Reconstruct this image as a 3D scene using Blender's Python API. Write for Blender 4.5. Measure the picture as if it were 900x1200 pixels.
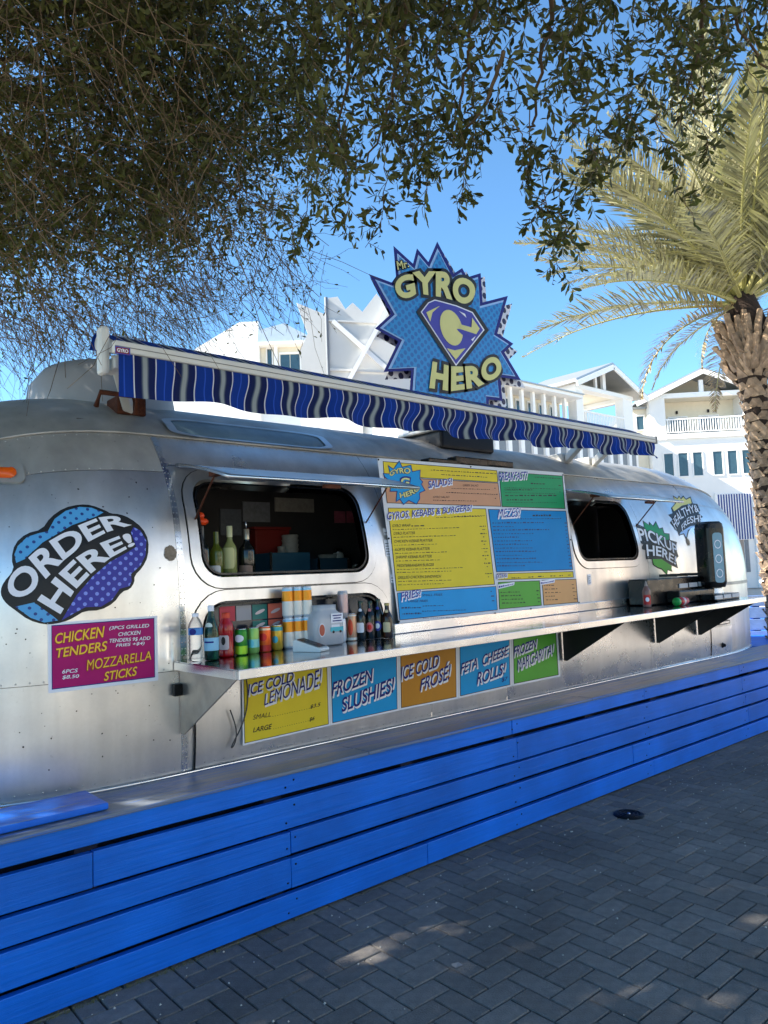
import bpy, math, random
import numpy as np
from mathutils import Vector, Matrix
from mathutils.geometry import delaunay_2d_cdt
random.seed(7); rng = np.random.default_rng(7)
PI = math.pi
for o in list(bpy.data.objects): bpy.data.objects.remove(o)
scene = bpy.context.scene
COL = scene.collection

# ---------------------------------------------------------------- camera
FPX, CX, CY = 880., 450., 600.          # focal length and centre in units of the 900 px wide photograph
VPX = np.array([1465., 633.]); ROLL = 0.038
_X = np.array([VPX[0]-CX, VPX[1]-CY, FPX]); _X /= np.linalg.norm(_X)
_h = np.array([math.cos(ROLL), -math.sin(ROLL), 0])
_U = np.cross(_X, _h); _U /= np.linalg.norm(_U)
if _U[1] > 0: _U = -_U
RM = np.array([_X, np.cross(_U, _X), _U])
CAM = np.array([0., -3.075, 1.6])
cd = bpy.data.cameras.new('camera'); cam = bpy.data.objects.new('camera', cd); COL.objects.link(cam)
cd.sensor_fit = 'HORIZONTAL'; cd.sensor_width = 36; cd.lens = FPX/900*36; cd.clip_end = 3000; cd.clip_start = .05
r_, u_, f_ = RM@[1,0,0], RM@[0,-1,0], RM@[0,0,1]
cam.matrix_world = Matrix(((r_[0],u_[0],-f_[0],CAM[0]),(r_[1],u_[1],-f_[1],CAM[1]),(r_[2],u_[2],-f_[2],CAM[2]),(0,0,0,1)))
scene.camera = cam
# ---------------------------------------------------------------- sky, sun, exposure
SUN_EL = math.radians(40); SUN_XY = np.array([-.86, .51])
SUN_ROT = math.atan2(SUN_XY[0], SUN_XY[1])
w = bpy.data.worlds.new('World'); scene.world = w; w.use_nodes = True
nt = w.node_tree; nt.nodes.clear()
sk = nt.nodes.new('ShaderNodeTexSky'); sk.sky_type = 'NISHITA'; sk.sun_disc = False
sk.sun_elevation = SUN_EL; sk.sun_rotation = SUN_ROT; sk.altitude = 600; sk.air_density = 1.0; sk.dust_density = 0.; sk.ozone_density = 3.2
bg = nt.nodes.new('ShaderNodeBackground'); bg.inputs[1].default_value = .095
ou = nt.nodes.new('ShaderNodeOutputWorld'); tn_ = nt.nodes.new('ShaderNodeVectorMath'); tn_.operation = 'MULTIPLY'; tn_.inputs[1].default_value = (.72, .99, 1.06); nt.links.new(sk.outputs[0], tn_.inputs[0]); nt.links.new(tn_.outputs[0], bg.inputs[0]); nt.links.new(bg.outputs[0], ou.inputs[0])
sd = bpy.data.lights.new('sun', 'SUN'); sd.energy = 5.0; sd.angle = math.radians(.53); sd.color = (1, .93, .82)
sun = bpy.data.objects.new('sun', sd); COL.objects.link(sun)
sv = Vector((SUN_XY[0]*math.cos(SUN_EL), SUN_XY[1]*math.cos(SUN_EL), math.sin(SUN_EL)))
sun.rotation_euler = sv.to_track_quat('Z', 'Y').to_euler(); sun.location = (-20, 12, 20)
vs = scene.view_settings; vs.view_transform = 'Standard'; vs.look = 'None'; vs.gamma = 1; vs.exposure = 1.65
try: vs.use_curve_mapping = False
except Exception: pass

# ---------------------------------------------------------------- ray helpers (photo point -> point on a real plane of the place)
def ray(px, py): return RM@np.array([px-CX, py-CY, FPX])
def at_y(px, py, y): r = ray(px, py); return CAM+r*((y-CAM[1])/r[1])
def at_z(px, py, z): r = ray(px, py); return CAM+r*((z-CAM[2])/r[2])
def at_d(px, py, d): r = ray(px, py); return CAM+r/np.linalg.norm(r)*d
def at_p(px, py, P, N): r = ray(px, py); return CAM+r*((np.dot(np.array(P)-CAM, N))/np.dot(r, N))
def cv(ox, oy, s, pts): return [(ox+a/s, oy+b/s) for a, b in pts]

# ---------------------------------------------------------------- materials
def lin(c): c /= 255.; return c/12.92 if c <= .04045 else ((c+.055)/1.055)**2.4
def S(r, g, b): return (lin(r), lin(g), lin(b), 1)
MATS = {}
def mat(name, col, rough=.6, metal=0., var=.08, vs_=6., bump=0., bs=60., spec=.5, trans=0., ior=1.45, rvar=.0, aniso=None, alpha=1., rnd=0., coat=0.):
    if name in MATS: return MATS[name]
    m = bpy.data.materials.new(name); m.use_nodes = True; n = m.node_tree.nodes; L = m.node_tree.links
    b = n['Principled BSDF']; tc = n.new('ShaderNodeTexCoord'); mp = n.new('ShaderNodeMapping')
    L.new(tc.outputs['Object'], mp.inputs[0])
    if aniso: mp.inputs['Scale'].default_value = aniso
    nz = n.new('ShaderNodeTexNoise'); nz.inputs['Scale'].default_value = vs_; nz.inputs['Detail'].default_value = 5; nz.inputs['Roughness'].default_value = .6
    L.new(mp.outputs[0], nz.inputs[0])
    mr = n.new('ShaderNodeMapRange'); mr.inputs[1].default_value = .25; mr.inputs[2].default_value = .75
    mr.inputs[3].default_value = 1-var; mr.inputs[4].default_value = 1+var; L.new(nz.outputs[0], mr.inputs[0])
    mx = n.new('ShaderNodeVectorMath'); mx.operation = 'SCALE'; mx.inputs[0].default_value = col[:3]; L.new(mr.outputs[0], mx.inputs['Scale'])
    cout = mx.outputs[0]
    if rnd:
        oi = n.new('ShaderNodeObjectInfo'); m2 = n.new('ShaderNodeMapRange'); m2.inputs[3].default_value = 1-rnd; m2.inputs[4].default_value = 1+rnd
        L.new(oi.outputs['Random'], m2.inputs[0]); mm = n.new('ShaderNodeVectorMath'); mm.operation = 'SCALE'; L.new(cout, mm.inputs[0]); L.new(m2.outputs[0], mm.inputs['Scale']); cout = mm.outputs[0]
    L.new(cout, b.inputs['Base Color'])
    b.inputs['Roughness'].default_value = rough; b.inputs['Metallic'].default_value = metal
    b.inputs['Specular IOR Level'].default_value = spec; b.inputs['IOR'].default_value = ior
    b.inputs['Transmission Weight'].default_value = trans; b.inputs['Coat Weight'].default_value = coat
    if rvar:
        n3 = n.new('ShaderNodeTexNoise'); n3.inputs['Scale'].default_value = vs_*1.7; n3.inputs['Detail'].default_value = 6; L.new(mp.outputs[0], n3.inputs[0])
        r3 = n.new('ShaderNodeMapRange'); r3.inputs[1].default_value = .3; r3.inputs[2].default_value = .7; r3.inputs[3].default_value = max(.02, rough-rvar); r3.inputs[4].default_value = min(1, rough+rvar)
        L.new(n3.outputs[0], r3.inputs[0]); L.new(r3.outputs[0], b.inputs['Roughness'])
    if bump:
        n2 = n.new('ShaderNodeTexNoise'); n2.inputs['Scale'].default_value = bs; n2.inputs['Detail'].default_value = 4; L.new(mp.outputs[0], n2.inputs[0])
        bp = n.new('ShaderNodeBump'); bp.inputs['Strength'].default_value = bump; bp.inputs['Distance'].default_value = .01
        L.new(n2.outputs[0], bp.inputs['Height']); L.new(bp.outputs[0], b.inputs['Normal'])
    MATS[name] = m; return m

def dots(name, base, dot, pitch, rad, rough=.45, grad=None):
    """halftone print: a rotated grid of dots in object space (x, z)"""
    if name in MATS: return MATS[name]
    m = bpy.data.materials.new(name); m.use_nodes = True; n = m.node_tree.nodes; L = m.node_tree.links; b = n['Principled BSDF']
    tc = n.new('ShaderNodeTexCoord'); mp = n.new('ShaderNodeMapping'); mp.inputs['Rotation'].default_value = (0, math.radians(40), 0); s = 1/pitch; mp.inputs['Scale'].default_value = (s, s, s)
    L.new(tc.outputs['Object'], mp.inputs[0]); sx = n.new('ShaderNodeSeparateXYZ'); L.new(mp.outputs[0], sx.inputs[0])
    sq = []
    for k in (0, 2):
        f = n.new('ShaderNodeMath'); f.operation = 'FRACT'; L.new(sx.outputs[k], f.inputs[0])
        g = n.new('ShaderNodeMath'); g.operation = 'SUBTRACT'; g.inputs[1].default_value = .5; L.new(f.outputs[0], g.inputs[0])
        h = n.new('ShaderNodeMath'); h.operation = 'MULTIPLY'; L.new(g.outputs[0], h.inputs[0]); L.new(g.outputs[0], h.inputs[1]); sq.append(h)
    a = n.new('ShaderNodeMath'); a.operation = 'ADD'; L.new(sq[0].outputs[0], a.inputs[0]); L.new(sq[1].outputs[0], a.inputs[1])
    lt = n.new('ShaderNodeMath'); lt.operation = 'LESS_THAN'; lt.inputs[1].default_value = rad*rad; L.new(a.outputs[0], lt.inputs[0])
    mx = n.new('ShaderNodeMix'); mx.data_type = 'RGBA'; mx.inputs[6].default_value = base; mx.inputs[7].default_value = dot; L.new(lt.outputs[0], mx.inputs[0])
    L.new(mx.outputs[2], b.inputs['Base Color']); b.inputs['Roughness'].default_value = rough
    MATS[name] = m; return m

# ---------------------------------------------------------------- object helpers
def obj(name, v, f, m, parent=None, smooth=False, normals=None, midx=None):
    me = bpy.data.meshes.new(name); v = np.asarray(v, dtype=float).reshape(-1, 3)
    me.from_pydata(v.tolist(), [], [list(map(int, q)) for q in f])
    ms = m if isinstance(m, (list, tuple)) else [m]
    for q in ms: me.materials.append(q)
    if midx is not None: me.polygons.foreach_set('material_index', midx)
    if smooth: me.polygons.foreach_set('use_smooth', [True]*len(me.polygons))
    if normals is not None: me.normals_split_custom_set_from_vertices([tuple(q) for q in normals])
    o = bpy.data.objects.new(name, me); COL.objects.link(o)
    if parent is not None: attach(o, parent)
    return o
def attach(o, p):
    o.parent = p
    o.matrix_parent_inverse = Matrix.Translation(p.location).inverted() if p.parent is None else Matrix.Identity(4)
def tag(o, label, cat, group=None):
    o['label'] = label; o['category'] = cat
    if group: o['group'] = group
    return o
def thing(name, label, cat, loc, group=None):
    o = bpy.data.objects.new(name, None); COL.objects.link(o); o.location = Vector([float(c) for c in loc]); o.empty_display_size = .1
    return tag(o, label, cat, group)
class G:
    def __init__(s): s.v = []; s.f = []
    def add(s, v, f):
        b = len(s.v); s.v += [tuple(map(float, q)) for q in v]; s.f += [[b+i for i in q] for q in f]; return s
    def box(s, x0, x1, y0, y1, z0, z1):
        return s.add([(x, y, z) for x in (x0, x1) for y in (y0, y1) for z in (z0, z1)], [(0,1,3,2),(4,6,7,5),(0,4,5,1),(2,3,7,6),(0,2,6,4),(1,5,7,3)])
    def bar(s, a, b, w, h, up=(0,0,1)):
        a = np.array(a, float); b = np.array(b, float); d = (b-a)/np.linalg.norm(b-a); sd_ = np.cross(d, up)
        if np.linalg.norm(sd_) < 1e-6: sd_ = np.cross(d, (0,1,0))
        sd_ /= np.linalg.norm(sd_); u = np.cross(sd_, d)
        return s.add([p+sd_*i*w/2+u*j*h/2 for p in (a, b) for i in (-1, 1) for j in (-1, 1)], [(0,1,3,2),(4,6,7,5),(0,4,5,1),(2,3,7,6),(0,2,6,4),(1,5,7,3)])
    def tube(s, pts, r, n=8):
        pts = np.array(pts, float); k = len(pts); r = np.full(k, r) if np.isscalar(r) else np.array(r, float)
        vv = []; ff = []; t = np.gradient(pts, axis=0); ref = np.array([.3, .2, .93])
        for i in range(k):
            d = t[i]/(np.linalg.norm(t[i])+1e-12); a = np.cross(d, ref); a /= np.linalg.norm(a)+1e-12; b = np.cross(d, a)
            for j in range(n): an = 2*PI*j/n; vv.append(pts[i]+r[i]*(a*math.cos(an)+b*math.sin(an)))
        for i in range(k-1):
            for j in range(n): ff.append((i*n+j, i*n+(j+1)%n, (i+1)*n+(j+1)%n, (i+1)*n+j))
        ff.append(tuple(range(n))[::-1]); ff.append(tuple((k-1)*n+j for j in range(n)))
        return s.add(vv, ff)
    def lathe(s, prof, o=(0,0,0), n=24, a0=0, a1=2*PI):
        full = abs(a1-a0-2*PI) < 1e-6; k = n if full else n+1; vv = []; ff = []
        for r, z in prof:
            for j in range(k): an = a0+(a1-a0)*j/n; vv.append((o[0]+r*math.cos(an), o[1]+r*math.sin(an), o[2]+z))
        for i in range(len(prof)-1):
            for j in range(n): ff.append((i*k+j, i*k+(j+1)%k, (i+1)*k+(j+1)%k, (i+1)*k+j))
        return s.add(vv, ff)
    def prism(s, poly, fn0, fn1):
        """polygon in 2D, two maps for its front and back"""
        k = len(poly); pts, tris = fill(poly); m = len(pts)
        s.add([fn0(*p) for p in pts]+[fn1(*p) for p in pts], [t for t in tris]+[tuple(i+m for i in t[::-1]) for t in tris])
        s.add([fn0(*p) for p in poly]+[fn1(*p) for p in poly], [(i, (i+1)%k, (i+1)%k+k, i+k) for i in range(k)])
        return s
    def build(s, name, m, parent=None, smooth=False, bev=0, **k):
        o = obj(name, s.v, s.f, m, parent, smooth, **k)
        if bev:
            md = o.modifiers.new('bevel', 'BEVEL'); md.width = bev; md.segments = 2; md.limit_method = 'ANGLE'; md.harden_normals = False
        return o
def pip(P, poly):
    P = np.asarray(P, float); x, y = P[:, 0], P[:, 1]; ins = np.zeros(len(P), bool); n = len(poly); j = n-1
    for i in range(n):
        xi, yi = poly[i]; xj, yj = poly[j]
        c = ((yi > y) != (yj > y)) & (x < (xj-xi)*(y-yi)/((yj-yi)+1e-15)+xi); ins ^= c; j = i
    return ins
def dens(poly, step):
    out = []
    for i in range(len(poly)):
        a = np.array(poly[i], float); b = np.array(poly[(i+1)%len(poly)], float); k = max(1, int(np.linalg.norm(b-a)/step))
        out += [tuple(a+(b-a)*t/k) for t in range(k)]
    return out
def fill(poly, holes=(), step=None, ystep=None):
    loops = [poly]+list(holes); V = []; E = []
    for l in loops:
        if step: l = dens(l, step)
        b = len(V); V += [tuple(map(float, p)) for p in l]; E += [(b+i, b+(i+1)%len(l)) for i in range(len(l))]
    if step:
        a = np.array(poly); ys = ystep or step
        gx, gy = np.meshgrid(np.arange(a[:,0].min()+step*.37, a[:,0].max(), step), np.arange(a[:,1].min()+ys*.37, a[:,1].max(), ys))
        P = np.c_[gx.ravel(), gy.ravel()]; ins = pip(P, poly)
        for h in holes: ins &= ~pip(P, h)
        V += [tuple(p) for p in P[ins]]
    r = delaunay_2d_cdt([Vector(p) for p in V], E, [], 0, 1e-7)
    pts = [(p[0], p[1]) for p in r[0]]; tr = [tuple(t) for t in r[2]]
    c = np.array([np.mean([pts[i] for i in t], axis=0) for t in tr]); ins = pip(c, poly)
    for h in holes: ins &= ~pip(c, h)
    out = []
    for t, k in zip(tr, ins):
        if not k: continue
        a, b_, c_ = (pts[i] for i in t[:3])
        out.append(t if (b_[0]-a[0])*(c_[1]-a[1])-(b_[1]-a[1])*(c_[0]-a[0]) > 0 else t[::-1])
    return pts, out
def inset(poly, d):
    P = np.array(poly, float); n = len(P); area = sum(P[i][0]*P[(i+1)%n][1]-P[(i+1)%n][0]*P[i][1] for i in range(n)); sg = 1 if area > 0 else -1
    out = []
    for i in range(n):
        a, b, c = P[i-1], P[i], P[(i+1)%n]; e1 = (b-a)/np.linalg.norm(b-a); e2 = (c-b)/np.linalg.norm(c-b)
        n1 = np.array([-e1[1], e1[0]])*sg; n2 = np.array([-e2[1], e2[0]])*sg; m = n1+n2; q = m/max(np.dot(m, m), .12)*2
        out.append(tuple(b+q*d))
    return out
def smooth_poly(poly, n=2):
    P = np.array(poly, float)
    for _ in range(n): Q = np.roll(P, -1, 0); P = np.stack([P*.75+Q*.25, P*.25+Q*.75], 1).reshape(-1, 2)
    return [tuple(p) for p in P]
def rrect(x0, x1, z0, z1, r, n=6):
    out = []
    for cx_, cz_, a in ((x1-r, z1-r, 0), (x0+r, z1-r, 90), (x0+r, z0+r, 180), (x1-r, z0+r, 270)):
        for k in range(n+1): t = math.radians(a+90*k/n); out.append((cx_+r*math.cos(t), cz_+r*math.sin(t)))
    return out
TX = {}
def textgeo(s, bold=.0, shear=0., space=1.):
    if 'M' in s and bold < .03 and s != 'Mr.': bold = 0.
    key = (s, bold, shear, space)
    if key in TX: return TX[key]
    c = bpy.data.curves.new('lettering', 'FONT'); c.body = s; c.offset = bold; c.shear = shear; c.space_character = space; c.resolution_u = 6
    c.dimensions = '2D'; c.fill_mode = 'FRONT'
    o = bpy.data.objects.new('lettering', c); COL.objects.link(o); dg = bpy.context.evaluated_depsgraph_get()
    me = bpy.data.meshes.new_from_object(o.evaluated_get(dg)); v = np.array([q.co[:2] for q in me.vertices]); f = [tuple(p.vertices) for p in me.polygons]
    bpy.data.objects.remove(o); bpy.data.curves.remove(c); bpy.data.meshes.remove(me)
    TX[key] = (v, f); return v, f
def poly_lerp(pts, t):
    p = np.array(pts, float); d = np.r_[0, np.cumsum(np.linalg.norm(np.diff(p, axis=0), axis=1))]; d /= d[-1]
    return np.c_[np.interp(t, d, p[:, 0]), np.interp(t, d, p[:, 1])]
def word(s, bottom, top, bold=.02, shear=.0, space=1., ref=None):
    """lettering stretched between a bottom line and a top line (photo points) -> 2D points, faces"""
    v, f = textgeo(s, bold, shear, space); r = textgeo(s, ref if ref is not None else bold, shear, space)[0]
    lo, hi = r.min(0), r.max(0); uv = (v-lo)/(hi-lo)
    b = poly_lerp(bottom, uv[:, 0]); t = poly_lerp(top, uv[:, 0])
    return b+(t-b)*uv[:, 1:2], f
def quad_word(s, q, **k): return word(s, [q[0], q[1]], [q[3], q[2]], **k)
def scribble(q, n, h=.5, gap=.4):
    """a row of print too small to read: short dashes; q = bl, br, tr, tl"""
    bl, br, tr, tl = [np.array(p, float) for p in q]; v = []; f = []; u = 0; step = 1./n
    while u < 1-step*.3:
        wdt = min(step*random.uniform(.3, 1.3), 1-u); k = len(v)
        hh = random.uniform(.45, .8)
        for uu, vv in ((u, .1), (u+wdt, .1), (u+wdt, hh), (u, hh)):
            v.append(bl+(br-bl)*uu+((tl-bl)+((tr-br)-(tl-bl))*uu)*vv)
        f.append((k, k+1, k+2, k+3)); u += wdt+step*gap
    return np.array(v), f
def pieces(g):
    par = list(range(len(g.v)))
    def find(i):
        while par[i] != i: par[i] = par[par[i]]; i = par[i]
        return i
    for f in g.f:
        a = find(f[0])
        for i in f[1:]: par[find(i)] = a
    d = {}
    for f in g.f: d.setdefault(find(f[0]), []).append(f)
    out = []
    for fs in d.values():
        ids = sorted({i for f in fs for i in f}); m = {i: k for k, i in enumerate(ids)}; q = G(); q.add([g.v[i] for i in ids], [[m[i] for i in f] for f in fs]); out.append(q)
    return out
class Print:
    """flat print gathered per colour and laid as thin sheets on a surface"""
    def __init__(s, surf, parent): s.surf = surf; s.parent = parent; s.d = {}
    def add(s, m, off, pf):
        g = s.d.setdefault((m.name, off), G()); v, f = pf; g.add([s.surf(a, b, off) for a, b in v], f); return s
    def poly(s, m, off, poly, step=None): return s.add(m, off, fill(poly, (), step))
    def done(s, names=None):
        for (mn, off), g in s.d.items():
            nm = (names or {}).get(mn, 'letter')
            if nm in ('letter_outline', 'letter_shadow', 'print', 'border_line'): o = g.build(nm, MATS[mn], s.parent); o['kind'] = 'stuff'; continue
            for q in pieces(g): q.build(nm, MATS[mn], s.parent)

# ================================================================ MATERIALS
M_black = mat('black_print', S(14,14,16), .45, var=.15)
M_white = mat('white_print', S(228,230,238), .4, var=.03)
M_navy = mat('navy_print', S(24,34,120), .5, spec=.3, var=.06)
M_blueprint = mat('sky_blue_print', S(8,150,214), .5, spec=.3, var=.05)
M_yellow = mat('yellow_print', S(222,198,46), .5, spec=.3, var=.05)
M_ochre = mat('ochre_print', S(190,130,38), .5, spec=.3, var=.05)
M_green = mat('green_print', S(92,168,62), .5, spec=.3, var=.05)
M_emerald = mat('emerald_print', S(22,148,92), .5, spec=.3, var=.05)
M_tan = mat('tan_print', S(202,148,112), .5, spec=.3, var=.05)
M_magenta = mat('magenta_print', S(168,8,100), .5, spec=.3, var=.06)
M_whiteplastic = mat('white_plastic', S(225,226,224), .35, var=.04)
M_blackplastic = mat('black_plastic', S(14,14,15), .3, var=.2, rvar=.1)
M_paintwhite = mat('white_wall_paint', (.78,.77,.75,1), .7, var=.04, vs_=2., bump=.15, bs=30)
M_steel = mat('stainless_steel', (.56,.57,.58,1), .25, 1., var=.1, vs_=3, rvar=.1, bump=.02, bs=12)
M_rust = mat('rusty_steel', S(86,44,24), .85, .2, var=.4, vs_=40, bump=.5, bs=120)
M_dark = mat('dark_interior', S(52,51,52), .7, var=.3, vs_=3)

def aluminium(name, base, rough, streak=.1, pit=.12, metal=1.):
    m = bpy.data.materials.new(name); m.use_nodes = True; n = m.node_tree.nodes; L = m.node_tree.links; b = n['Principled BSDF']
    tc = n.new('ShaderNodeTexCoord')
    def noise(scale, detail, sc=(1,1,1)):
        mp = n.new('ShaderNodeMapping'); mp.inputs['Scale'].default_value = sc; L.new(tc.outputs['Object'], mp.inputs[0])
        z = n.new('ShaderNodeTexNoise'); z.inputs['Scale'].default_value = scale; z.inputs['Detail'].default_value = detail; z.inputs['Roughness'].default_value = .62; L.new(mp.outputs[0], z.inputs[0]); return z.outputs[0]
    def rng_(x, a, b_, c, d):
        r = n.new('ShaderNodeMapRange'); r.inputs[1].default_value = a; r.inputs[2].default_value = b_; r.inputs[3].default_value = c; r.inputs[4].default_value = d; L.new(x, r.inputs[0]); return r.outputs[0]
    def mul(a, b_):
        q = n.new('ShaderNodeMath'); q.operation = 'MULTIPLY'; L.new(a, q.inputs[0]); L.new(b_, q.inputs[1]); return q.outputs[0]
    cloud = noise(2.2, 2.5); fine = noise(55, 3); drip = noise(9, 2.5, (1, 1, .12)); pits = noise(38, 2)
    k = mul(mul(rng_(cloud, .3, .7, 1-streak*1.4, 1.06), rng_(drip, .3, .7, 1-streak, 1.05)), mul(rng_(fine, .3, .7, .97, 1.02), rng_(pits, .70, .76, 1, 1-pit*1.6)))
    mx = n.new('ShaderNodeVectorMath'); mx.operation = 'SCALE'; mx.inputs[0].default_value = base[:3]; L.new(k, mx.inputs['Scale']); L.new(mx.outputs[0], b.inputs['Base Color'])
    b.inputs['Metallic'].default_value = metal
    ad = n.new('ShaderNodeMath'); ad.operation = 'ADD'; L.new(rng_(cloud, .3, .7, rough+.12, rough-.08), ad.inputs[0]); L.new(rng_(fine, .3, .7, -.01, .015), ad.inputs[1]); L.new(ad.outputs[0], b.inputs['Roughness'])
    bp = n.new('ShaderNodeBump'); bp.inputs['Strength'].default_value = .35; bp.inputs['Distance'].default_value = .012; L.new(noise(3.2, 1.5), bp.inputs['Height'])
    b2 = n.new('ShaderNodeBump'); b2.inputs['Strength'].default_value = .008; b2.inputs['Distance'].default_value = .004; L.new(fine, b2.inputs['Height']); L.new(bp.outputs[0], b2.inputs['Normal']); L.new(b2.outputs[0], b.inputs['Normal'])
    MATS[name] = m; return m
M_alu = aluminium('worn_aluminium', (.74,.73,.72), .34, .13, metal=.9)
M_aludull = aluminium('oxidised_aluminium', (.52,.51,.48), .5, .2, .2, metal=.55)
M_alubright = aluminium('bright_aluminium', (.72,.73,.74), .24, .06, .05)

# ================================================================ GROUND
M_sand = mat('joint_sand', S(24,24,24), .95, var=.3, vs_=30, bump=.4, bs=200)
M_plaza = mat('plaza_concrete', (.52,.46,.38,1), .9, var=.15, vs_=1.5, bump=.3, bs=40)
def struct(o): o['kind'] = 'structure'; return o
g = G(); N_ = 40
g.add([(-900,-900,-.03),(900,-900,-.03),(900,900,-.03),(-900,900,-.03)], [(0,1,2,3)])
struct(g.build('ground', M_plaza))
pav = struct(G().add([(-9,-9,-.018),(16,-9,-.018),(16,.35,-.018),(-9,.35,-.018)], [(0,1,2,3)]).build('pavement', M_sand))
def paver_mat():
    m = mat('grey_paver', S(116,112,107), .85, var=.26, vs_=22, bump=.55, bs=140, rnd=.16, rvar=.1); n = m.node_tree.nodes; L = m.node_tree.links
    b = n['Principled BSDF']; src = b.inputs['Base Color'].links[0].from_socket
    at = n.new('ShaderNodeAttribute'); at.attribute_name = 'tone'; ad = n.new('ShaderNodeMath'); ad.operation = 'ADD'; ad.inputs[1].default_value = 1; L.new(at.outputs['Fac'], ad.inputs[0])
    q = n.new('ShaderNodeVectorMath'); q.operation = 'SCALE'; L.new(src, q.inputs[0]); L.new(ad.outputs[0], q.inputs['Scale'])
    # white grit trodden into the surface
    tc = n.new('ShaderNodeTexCoord'); v = n.new('ShaderNodeTexVoronoi'); v.inputs['Scale'].default_value = 90; L.new(tc.outputs['Object'], v.inputs[0])
    geo = n.new('ShaderNodeNewGeometry'); v2 = n.new('ShaderNodeTexNoise'); v2.inputs['Scale'].default_value = 330; v2.inputs['Detail'].default_value = 1; L.new(geo.outputs['Position'], v2.inputs[0])
    lt = n.new('ShaderNodeMath'); lt.operation = 'GREATER_THAN'; lt.inputs[1].default_value = .70; L.new(v2.outputs[0], lt.inputs[0])
    # broad stains in world space
    v3 = n.new('ShaderNodeTexNoise'); v3.inputs['Scale'].default_value = 1.3; v3.inputs['Detail'].default_value = 5; L.new(geo.outputs['Position'], v3.inputs[0])
    r3 = n.new('ShaderNodeMapRange'); r3.inputs[1].default_value = .3; r3.inputs[2].default_value = .7; r3.inputs[3].default_value = .72; r3.inputs[4].default_value = 1.18; L.new(v3.outputs[0], r3.inputs[0])
    q2 = n.new('ShaderNodeVectorMath'); q2.operation = 'SCALE'; L.new(q.outputs[0], q2.inputs[0]); L.new(r3.outputs[0], q2.inputs['Scale'])
    mx = n.new('ShaderNodeMix'); mx.data_type = 'RGBA'; L.new(lt.outputs[0], mx.inputs[0]); L.new(q2.outputs[0], mx.inputs[6]); mx.inputs[7].default_value = (.30,.29,.27,1)
    L.new(mx.outputs[2], b.inputs['Base Color']); return m
M_paver = paver_mat()
def paver_shape(L_, W_):
    a, b = L_/2-.0036, W_/2-.0036; c = .003
    v = [(sx*a, sy*b, -.05) for sx, sy in ((-1,-1),(1,-1),(1,1),(-1,1))]+[(sx*a, sy*b, -.0045) for sx, sy in ((-1,-1),(1,-1),(1,1),(-1,1))]+[(sx*(a-c), sy*(b-c), 0) for sx, sy in ((-1,-1),(1,-1),(1,1),(-1,1))]
    f = [(0,1,5,4),(1,2,6,5),(2,3,7,6),(3,0,4,7),(4,5,9,8),(5,6,10,9),(6,7,11,10),(7,4,8,11),(8,9,10,11)]
    return v, f
def project(p):
    c = RM.T@(np.array(p)-CAM); return (CX+FPX*c[0]/c[2], CY+FPX*c[1]/c[2], c[2]) if c[2] > .1 else (-1e4, -1e4, -1)
PW = .1016; cells = []
for c in range(-60, 135):
    for r in range(-80, 2):
        k = (c-r) % 4
        if k == 0: cells.append((c*PW+PW, r*PW+PW/2, 0))
        elif k == 2: cells.append((c*PW+PW/2, r*PW, 1))
scored = []
for x, y, k in cells:
    if y > -.04: y0 = y
    px, py, d = project((x, y, 0)); vis = d > 0 and -15 < px < 915 and -15 < py < 1215
    # hidden behind the bench wall
    scored.append(((1/d**2*(1.6/d) if vis else -1), x, y, k))
scored.sort(reverse=True)
pm = []
for k in (0, 1):
    v, f = paver_shape(2*PW, PW); me = bpy.data.meshes.new('paver')
    me.from_pydata([(p[0], p[1], p[2]) if k == 0 else (-p[1], p[0], p[2]) for p in v], [], f); me.materials.append(M_paver); pm.append(me)
for s, x, y, k in scored[:300]:
    o = bpy.data.objects.new('paver', pm[k]); COL.objects.link(o); o.parent = pav
    o.location = (x, y, random.uniform(-.0016, .0008)); o.rotation_euler = (random.gauss(0, .004), random.gauss(0, .004), random.gauss(0, .006))
vv = []; ff = []; tone = []
for s, x, y, k in scored[300:]:
    if s < 0 and (x < -5 or y < -7): continue
    v, f = paver_shape(2*PW, PW); b = len(vv); a = random.gauss(0, .006); dz = random.uniform(-.0016, .0008); tx, ty = random.gauss(0, .004), random.gauss(0, .004)
    for p in v:
        q = (p[0], p[1]) if k == 0 else (-p[1], p[0]); vv.append((x+q[0]-q[1]*a, y+q[1]+q[0]*a, p[2]+dz+q[0]*tx+q[1]*ty))
    ff += [[b+i for i in t] for t in f]; tone += [random.uniform(-.16, .16)]*len(f)
o = obj('paver_field', vv, ff, M_paver, pav); o['kind'] = 'stuff'
at = o.data.attributes.new('tone', 'FLOAT', 'FACE'); at.data.foreach_set('value', tone)
# drain cover
c = at_z(737, 955, 0); dr = thing('drain_cover', 'small round black metal drain cover set in the grey pavers', 'drain cover', (c[0], c[1], .001))
M_iron = mat('cast_iron', S(22,22,24), .5, .6, var=.3, vs_=40, bump=.3, bs=90)
G().lathe([(0,.004),(.085,.004),(.095,.002),(.1,-.02)], (c[0], c[1], .004), 28).build('cover_plate', M_iron, dr, True)
g = G()
for rr in (.03, .055, .077): g.lathe([(rr-.005,.004),(rr-.004,.008),(rr+.004,.008),(rr+.005,.004)], (c[0], c[1], .0035), 24)
g.build('raised_ring', M_iron, dr, True)
G().lathe([(0,.009),(.008,.009),(.01,.004)], (c[0], c[1], .0045), 10).build('centre_bolt', M_steel, dr, True)
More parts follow.
